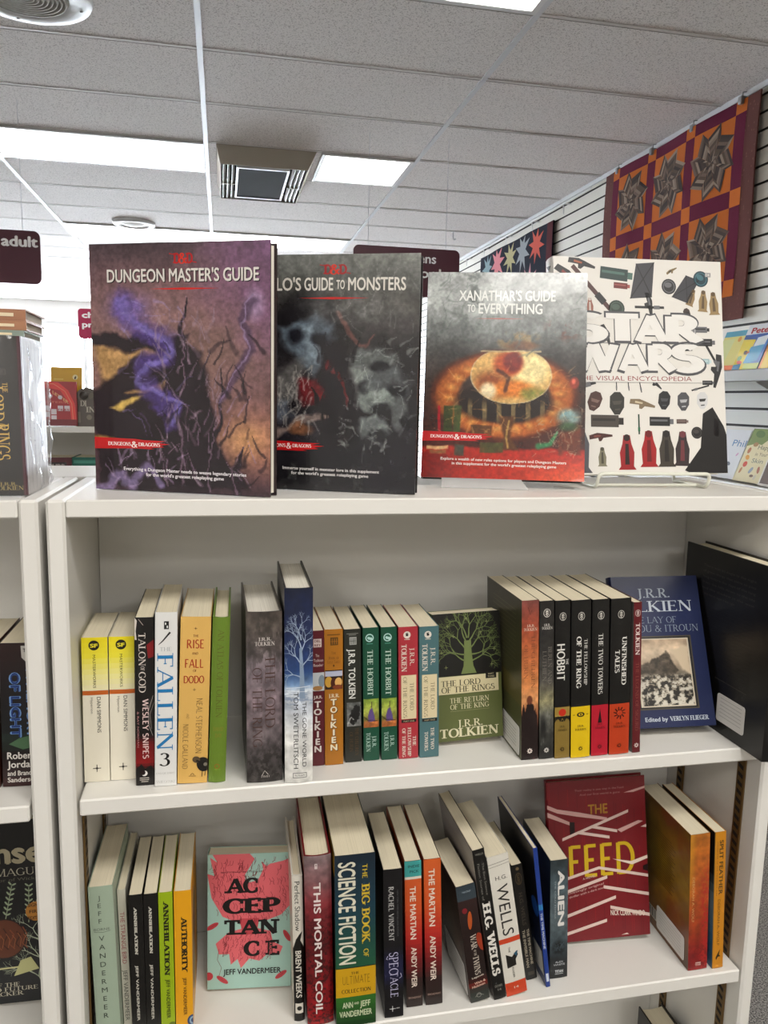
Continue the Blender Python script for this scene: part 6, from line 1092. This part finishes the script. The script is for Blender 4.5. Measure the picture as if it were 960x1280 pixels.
book('paperback_book', 'dark leaning paperback with faint oval badge right of the white one', 'book', G3, (.4010, .8975, Z3, .5, -10.1, 0), .0152, .108, .1755, '#1b1814', spine=[('c', .5, .035, 2.4, '#7a6a50'), ('o', .5, .12, 8.5, .6, '#7a6a50', .5), ('tv', 'CLASSICS', .08, .16, .5, .22, '#7a6a50', 'N'), ('tv', 'H.G. WELLS', .24, .52, .5, .34, '#5a5248', 'N'), ('tv', 'THE TIME MACHINE', .56, .87, .70, .24, '#b0a898', 'B'), ('tv', 'THE INVISIBLE MAN', .56, .89, .30, .24, '#b0a898', 'B'), ('r', .2, .93, .8, .96, '#4a443a')])
book('paperback_book', 'very thin bright blue leaning paperback left of the grey one', 'book', G3, (.4222, .8810, Z3, -.3, -8.2, 0), .0060, .137, .2075, '#2a4a94', spine=[('r', 0, .4, 1, .44, '#3a86b8'), ('tv', 'THE TIME MACHINE', .46, .72, .5, .5, '#c9d0dc', 'B'), ('r', .2, .90, .8, .96, '#c9d0dc')], back=[('g', 0, 0, 1, 1, [(0, '#26262a'), (.4, '#1c1e26'), (.7, '#1c2a4a'), (1, '#203a70')], 12), ('e', .9, .45, 12, 14, '#2a5aa0'), ('r', .75, .75, .97, .93, '#c9c8c4')])
def art_fogspine(U, V):
    n = fbm(U, V, 4, 221, 6); C = grad(V, [(0, '#3a4448'), (.2, '#56646a'), (.5, '#6a767a'), (.75, '#4a565c'), (.85, '#2a3034'), (1, '#1f2326')])*(.75+.5*n[..., None]); return blend(C, '#1a1e20', emask(U, V, .5, .74, .3, .05, .8)*sm(fbm(U, V, 9, 225, 6), .4, .55))
book('paperback_book', 'misty grey blue paperback with spaced white capitals, lower shelf', 'book', G3, (.4334, .8944, Z3, -2.0, -2.8, 0), .0250, .108, .1760, '#2a3236', spine=[('ras', art_fogspine, 22, 120), ('tv', 'ALIEN', .085, .555, .62, .36, '#dedcd8', 'BB'), ('tv', 'THE COLD FORGE', .17, .49, .28, .08, '#a9b2b5', 'N'), ('th', 'ALEX', .3, .75, .862, .016, '#c9ccce', 'N'), ('th', 'WHITE', .2, .85, .885, .016, '#c9ccce', 'N'), ('th', 'TITAN', .28, .75, .942, .024, '#c9ccce', 'BB'), ('r', .28, .962, .75, .966, '#c9ccce'), ('l', [(.3, .70), (.7, .78)], .5, '#15181a'), ('l', [(.7, .69), (.32, .79)], .5, '#15181a')], back=[('g', 0, 0, 1, 1, [(0, '#39434a'), (.3, '#1c2226'), (1, '#14181c')], 10)])
fd = [('lay', 2)]
def bar(a, b, th=.018): return ('p', [a, b, (b[0], b[1]+th), (a[0], a[1]+th)], '#d9c6bd')
for i in range(60): fd.append(('r', ((i*37) % 97)/97, ((i*53) % 89)/89*.9, ((i*37) % 97)/97+.008, min(1, ((i*53) % 89)/89*.9+.11), '#771c26' if i % 2 else '#931f29'))
fd += [('lay', 0), ('th', 'THE', .41, .61, .185, .062, '#b08a34', 'B')]+[('th', 'FEED', .20, .87, .505, .195, '#cdb228', 'F')]
fd += [('p', [(0, .14), (.10, .17), (.32, .20), (.60, .245), (.60, .262), (.3, .225), (.1, .195), (0, .165)], '#cfaca6'), ('p', [(0, .185), (.22, .255), (.22, .275), (0, .215)], '#cfaca6'), bar((.14, .352), (.82, .205)), bar((.44, .285), (.70, .325)), ('p', [(.70, .325), (.92, .278), (.97, .285), (.74, .345)], '#cfaca6'), bar((.30, .315), (.62, .36)), ('p', [(.78, .098), (1, .065), (1, .078), (.88, .098)], '#cfaca6'), ('p', [(.22, .255), (.27, .258), (.27, .32), (.22, .335)], '#2a0f12'), ('p', [(.94, .32), (1, .305), (1, .325)], '#d9c6bd'),
   bar((.15, .60), (.50, .545)), bar((.50, .545), (1, .62)), ('p', [(.64, .505), (.83, .53), (1, .50), (1, .52), (.84, .552), (.72, .525)], '#e0d2c6'), ('p', [(.95, .565), (1, .555), (1, .60), (.95, .59)], '#2a0f12'), bar((.12, .685), (.58, .605), .02), bar((.54, .665), (1, .735), .02), bar((.12, .835), (.66, .735), .02), bar((.60, .795), (1, .865), .02), bar((.10, .945), (.56, .875), .02), ('p', [(.70, .985), (.76, .975), (.78, .985)], '#d9c6bd'),
   ('th', "Their reality is one way in the Feed", .28, .78, .062, .013, '#b58a88', 'N'), ('th', 'And our first world is gone', .33, .74, .09, .013, '#b58a88', 'N'), ('th', 'A NOVEL', .33, .46, .615, .014, '#d9c6bd', 'N', .18), ('th', 'Rivetingly original', .16, .54, .70, .014, '#d9b6b0', 'N', .2), ('th', 'a thriller with a dark soul', .16, .54, .725, .014, '#d9b6b0', 'N', .2), ('th', 'NICK CLARK WINDO', .60, .95, .838, .034, '#e0d2c6', 'B', -.10)]
book('hardcover_book', 'face-out crimson hardcover with white slashes and yellow title, lower shelf', 'book', G3, (.4630, .9540, Z3, -5.5, -2.5, 8.5), .014, .1490, .2345, '#83202a', faceout=True, hard=True, front=fd)
def art_autumn(U, V):
    n = fbm(U, V, 4, 231, 7); n2 = fbm(U, V, 10, 241, 7); C = grad(V, [(0, '#b5762e'), (.4, '#b0602a'), (.7, '#a04a26'), (.9, '#8a2222'), (1, '#8a1f20')])*(.8+.4*n[..., None]); C = blend(C, '#b0302a', sm(U, .45, .8)*sm(n2, .4, .6)*sm(V, .15, .5)); return blend(C, '#c99a34', sm(-U, -.4, 0)*sm(-V, -.7, -.2)*.7)
def art_ochre(U, V):
    n = fbm(U, V, 4, 251); C = grad(V, [(0, '#7a5a24'), (.4, '#98802a'), (.7, '#8a6424'), (1, '#6f4a1e')])*(.75+.5*n[..., None]); return blend(C, '#8a4a1e', sm(fbm(U, V, 3, 261), .5, .7)*.6)
book('paperback_book', 'ochre and red paperback with barcode sticker on its visible back', 'book', G3, (.6310, .8743, Z3, -1.8, -3.5, 0), .0288, .140, .2055, '#86601f', spine=[('ras', art_autumn, 24, 130), ('tv', 'DEBORAH A. WOLF', .31, .64, .2, .12, '#c9a878', 'N'), ('r', .38, .945, .66, .952, '#d9bdb5'), ('th', 'TITAN', .36, .66, .963, .014, '#d9bdb5', 'B'), ('o', .5, .86, 5, .8, '#7a1c1e')], back=[('ras', art_ochre, 90, 130)]+[('r', .1, .20+.018*i, .66+.1*((i*7) % 5)/5, .206+.018*i, '#6a4c1c') for i in range(22)]+[('r', .06, .845, .42, .93, '#d5d0c4')]+[('r', .09+.03*i, .85, .10+.03*i+.006*(i % 2), .92, '#3a3630') for i in range(10)], sticker=('back', .40, .785, .93, .965, [('r', .1, .15+.13*i, .9, .165+.13*i, '#b5b3ae') for i in range(6)]))
book('paperback_book', 'slim golden yellow paperback, last at the right end of the lower shelf', 'book', G3, (.6670, .8721, Z3, -1.4, -3.7, 0), .0168, .137, .2074, '#c98f24', spine=[('r', 0, 0, .06, 1, '#8a6a2a'), ('tv', 'SPLIT FEATHER', .06, .455, .62, .36, '#4f3c1c', 'B'), ('tv', 'DAUGHTER OF THE MIDNIGHT SUN', .07, .46, .26, .10, '#8a6424', 'N'), ('tv', 'DEBORAH A. WOLF', .49, .83, .5, .24, '#7a561c', 'N'), ('p', [(.3, .92), (.55, .88), (.7, .86), (.6, .90), (.75, .915), (.5, .915), (.35, .94)], '#3a2c14')], back=[('g', 0, 0, 1, 1, [(0, '#2a2420'), (.3, '#2a2c2c'), (.5, '#8a9aa0'), (.8, '#4a7a9a'), (1, '#3a5a7a')], 16)])
# ------------------------------------------------------------------ shelf below, left bookcase
Z4 = Z3-.332
book('hardcover_book', 'small black book on the lowest visible shelf, only its top showing', 'book', 'books on the lowest visible shelf', (.652, .885, Z4, 0, 0, 0), .042, .135, .150, '#14110f', hard=True, back=[('r', .1, .1, .9, .2, '#2a2622')])
book('paperback_book', 'dark fantasy paperback with pale blue outlined title in the left bookcase', 'book', 'books in the left bookcase', (-.2520, .9112, Z2-.0015, 0, 1.2, 0), .0375, .108, .1715, '#2a1c1a', spine=[('g', 0, 0, 1, 1, [(0, '#3a2220'), (.3, '#241c20'), (.6, '#1c2022'), (.68, '#2a3a34'), (.76, '#1d1614'), (.92, '#33161a'), (1, '#4a1a18')], 16), ('p', [(.6, .02), (.95, .02), (.92, .10), (.78, .14), (.62, .10)], '#c9c6c0'), ('th', 'TOR', .66, .92, .05, .025, '#2a1c1a', 'BB'), ('tv', 'A MEMORY', .18, .66, .84, .22, '#7fa0cc', 'B'), ('tv', 'OF LIGHT', .20, .655, .42, .32, '#7fa0cc', 'BB'), ('tv', 'OF LIGHT', .203, .652, .42, .25, '#2a4a86', 'B'), ('p', [(.2, .70), (.5, .66), (.9, .64), (1, .72), (.6, .74)], '#5a7a5c'),
    ('th', 'Robert', .14, .93, .78, .05, '#dcd8d2', 'B'), ('th', 'Jordan', .14, .93, .842, .05, '#dcd8d2', 'B'), ('th', 'and Brandon', .14, 1.0, .905, .035, '#dcd8d2', 'B'), ('th', 'Sanderson', .14, 1.0, .952, .035, '#dcd8d2', 'B')])
book('paperback_book', 'brown edged paperback at the picture edge beside the dark fantasy one', 'book', 'books in the left bookcase', (-.2850, .9112, Z2-.0015, 0, 1.0, 0), .030, .108, .1715, '#5a2e1c', spine=[('r', .2, .3, .8, .7, '#8a5a34')])
wal = [('g', 0, 0, 1, 1, [(0, '#191817'), (1, '#14181d')], 6)]
rw = random.Random(21)
for s_ in (-1, 1):
    for u_, v_, a_ in ((.5+s_*.12, .54, 1.3), (.5+s_*.3, .56, 1.5), (.5+s_*.28, .50, .5)):
        a0 = a_ if s_ > 0 else math.pi-a_; x, y = u_, v_
        for k in range(7):
            x2, y2 = x+.035*math.cos(a0), y-.028*math.sin(a0); wal.append(('l', [(x, y), (x2, y2)], 1.0, '#9aa58c'))
            for q in (-1, 1): wal.append(('e', x2+.02*math.cos(a0+q*.9), y2-.018*math.sin(a0+q*.9), 3.0, 1.1, '#9aa58c', -math.degrees(a0+q*.9)))
            x, y = x2, y2
tw = []
for u_, v_, a_ in ((.93, .95, 2.0), (.90, .85, 1.8), (.95, .75, 1.9), (.07, .95, 1.1), (.1, .8, 1.3)): branch(u_, v_, a_, .17, 2.2, 4, tw, '#b0b7a2', .5, .55)
wal = [wal[0], ('lay', 3)]+wal[1:]+tw+[('lay', 0), ('e', .60, .64, 27, 27, '#2a1a14'), ('e', .60, .64, 25.5, 25.5, '#6a3f2a')]+[('l', [(.45+.05*i, .58+.012*(i % 3)), (.48+.05*i, .62), (.44+.05*i, .67), (.48+.05*i, .70)], 1.6, '#4a2a1a' if i % 2 else '#855238') for i in range(7)]+[('l', [(.44+.045*i, .61+.01*(i % 2)), (.465+.045*i, .645), (.45+.045*i, .69)], .8, '#9a6848') for i in range(8)]+[('l', [(.2, .81), (.75, .80)], 2.0, '#c9c59a'), ('p', [(.72, .765), (.80, .75), (.86, .82), (.66, .85)], '#b9b88a'), ('c', .865, .50, 13, '#b0803a'), ('th', 'SIGNED', .80, .93, .465, .018, '#4a2c14', 'B'), ('th', 'FIRST', .81, .92, .50, .018, '#4a2c14', 'B'), ('th', 'EDITION', .80, .93, .535, .018, '#4a2c14', 'B'),
   ('th', 'Hiddensee', -.12, 1.08, .165, .12, '#a8a088', 'BB'), ('th', 'GREGORY MAGUIRE', .06, 1.02, .275, .040, '#b5b0a0', 'SL'), ('th', 'bestselling author of Wicked', .2, .93, .315, .018, '#6f6b60', 'N'), ('th', 'A TALE OF THE', .25, .70, .895, .022, '#bdb8a8', 'S'), ('th', 'ONCE AND FUTURE', .2, .84, .92, .022, '#bdb8a8', 'S'), ('th', 'NUTCRACKER', .25, .73, .945, .022, '#bdb8a8', 'S')]
book('hardcover_book', 'face-out black hardcover with a walnut, lower shelf of the left bookcase', 'book', 'books in the left bookcase', (-.3685, .9762, Z3+.002, -4, -1.8, 3), .026, .1555, .2420, '#17181a', faceout=True, hard=True, cov='cover', front=wal)
# boxed set in shrink wrap, with three books lying on it
bx = book('boxed_set', 'black boxed set with gold lettering wrapped in clear plastic, left top', 'boxed set', 'things on top of the left bookcase', (-.2785, .8985, ZT, 0, -.3, 0), .0700, .108, .1695, '#1f1b19', hard=True, page='page_white', spine=[('g', 0, 0, 1, 1, [(0, '#2a2522'), (1, '#1c1816')], 6), ('r', .95, 0, 1, 1, '#5a1a30'), ('tv', 'LORD', .31, .53, .63, .20, '#d8b866', 'S'), ('tv', 'THE', .29, .35, .76, .07, '#d8b866', 'S'), ('tv', 'OF', .545, .575, .68, .11, '#d8b866', 'S'), ('tv', 'THE', .58, .62, .58, .08, '#d8b866', 'S'), ('tv', 'RINGS', .545, .775, .68, .21, '#d8b866', 'S'), ('r', .45, .205, .78, .24, '#5a5650'), ('r', .46, .209, .77, .236, '#2a2622'), ('th', 'BOXED SET', .5, .74, .223, .014, '#8a8478', 'N'), ('r', .45, .085, .70, .12, '#a8702a'), ('th', 'DEL REY', .49, .68, .102, .018, '#2a1c10', 'B'), ('th', 'FOUR VOLUME', .42, .72, .045, .014, '#bdb8b0', 'B'), ('th', 'EDITION', .5, .66, .066, .014, '#bdb8b0', 'B'), ('th', 'J.R.R.', .62, .86, .925, .02, '#b0a06a', 'S'), ('th', 'TOLKIEN', .52, .95, .952, .026, '#b0a06a', 'S')],
   front=[('r', 0, 0, 1, 1, '#cfccc8'), ('r', 0, 0, .05, 1, '#5a1a30')]+[('r', .10+.16*i, .02, .115+.16*i, .98, '#a9a6a2') for i in range(6)]+[('tv', 'THE LORD OF THE RINGS', .4, .93, .24, .06, '#77757a', 'SL'), ('tv', 'THE HOBBIT', .5, .9, .42, .06, '#77757a', 'SL')])
mb = MB(); t_, w_, h_ = .0700, .108, .1695; e = .0022; rp = random.Random(4); nx, ny = 16, 22
def wrinkle(x, y, z, nrm, amp):
    d = e+amp*(.5+.5*math.sin(x*190+z*70)*math.sin(z*55+y*120+x*40))*(.4+rp.random()*.9); return (x+nrm[0]*d, y+nrm[1]*d, z+nrm[2]*d)
def sheet(f, nrm, amp):
    vs = [wrinkle(*f(i/nx, j/ny), nrm, 0.0 if (i in (0, nx) or j in (0, ny)) else amp) for j in range(ny+1) for i in range(nx+1)]
    mb.mesh(vs, [(j*(nx+1)+i, j*(nx+1)+i+1, (j+1)*(nx+1)+i+1, (j+1)*(nx+1)+i) for j in range(ny) for i in range(nx)], True)
sheet(lambda a, b: (t_+.0005, a*w_, b*h_), (1, 0, 0), .006); mb.cur = 1; sheet(lambda a, b: (a*t_, -.0005, b*h_), (0, -1, 0), .0012)
bx_w = mb.build('plastic_wrap', [M['shrink'], M['shrink_thin']], bx)
zb = ZT+.1718
for i, (c, hh, dx, lb) in enumerate((('#7c8a80', .0085, 0, 'grey green book at the bottom of the pile on the boxed set'), ('#a06f50', .0105, .002, 'brown book in the middle of the pile on the boxed set'), ('#9a6a4c', .0125, .001, 'brown book topping the pile on the boxed set'))):
    b_ = empty('stacked_book', (-.2830+dx, .962+.003*i, zb+.0003), lb, 'book', 'books lying on the boxed set')
    m_ = MB(); m_.col = srgb(c); L_, D_ = .064, .098
    m_.box(-.02, 0, 0, L_, D_, .0015); m_.box(-.02, 0, hh-.0015, L_, D_, hh); m_.box(-.02, 0, .0016, L_, .0015, hh-.0016); m_.col = srgb('#d8c8a8'); m_.box(.0, -.0006, hh*.35, L_*.8, -.0001, hh*.65); m_.build('cover', M['cover'], b_)
    m_ = MB(); m_.box(-.018, .0018, .0017, L_-.003, D_-.003, hh-.0017); m_.build('page_block', M['page_white'], b_)
    zb += hh+.0004
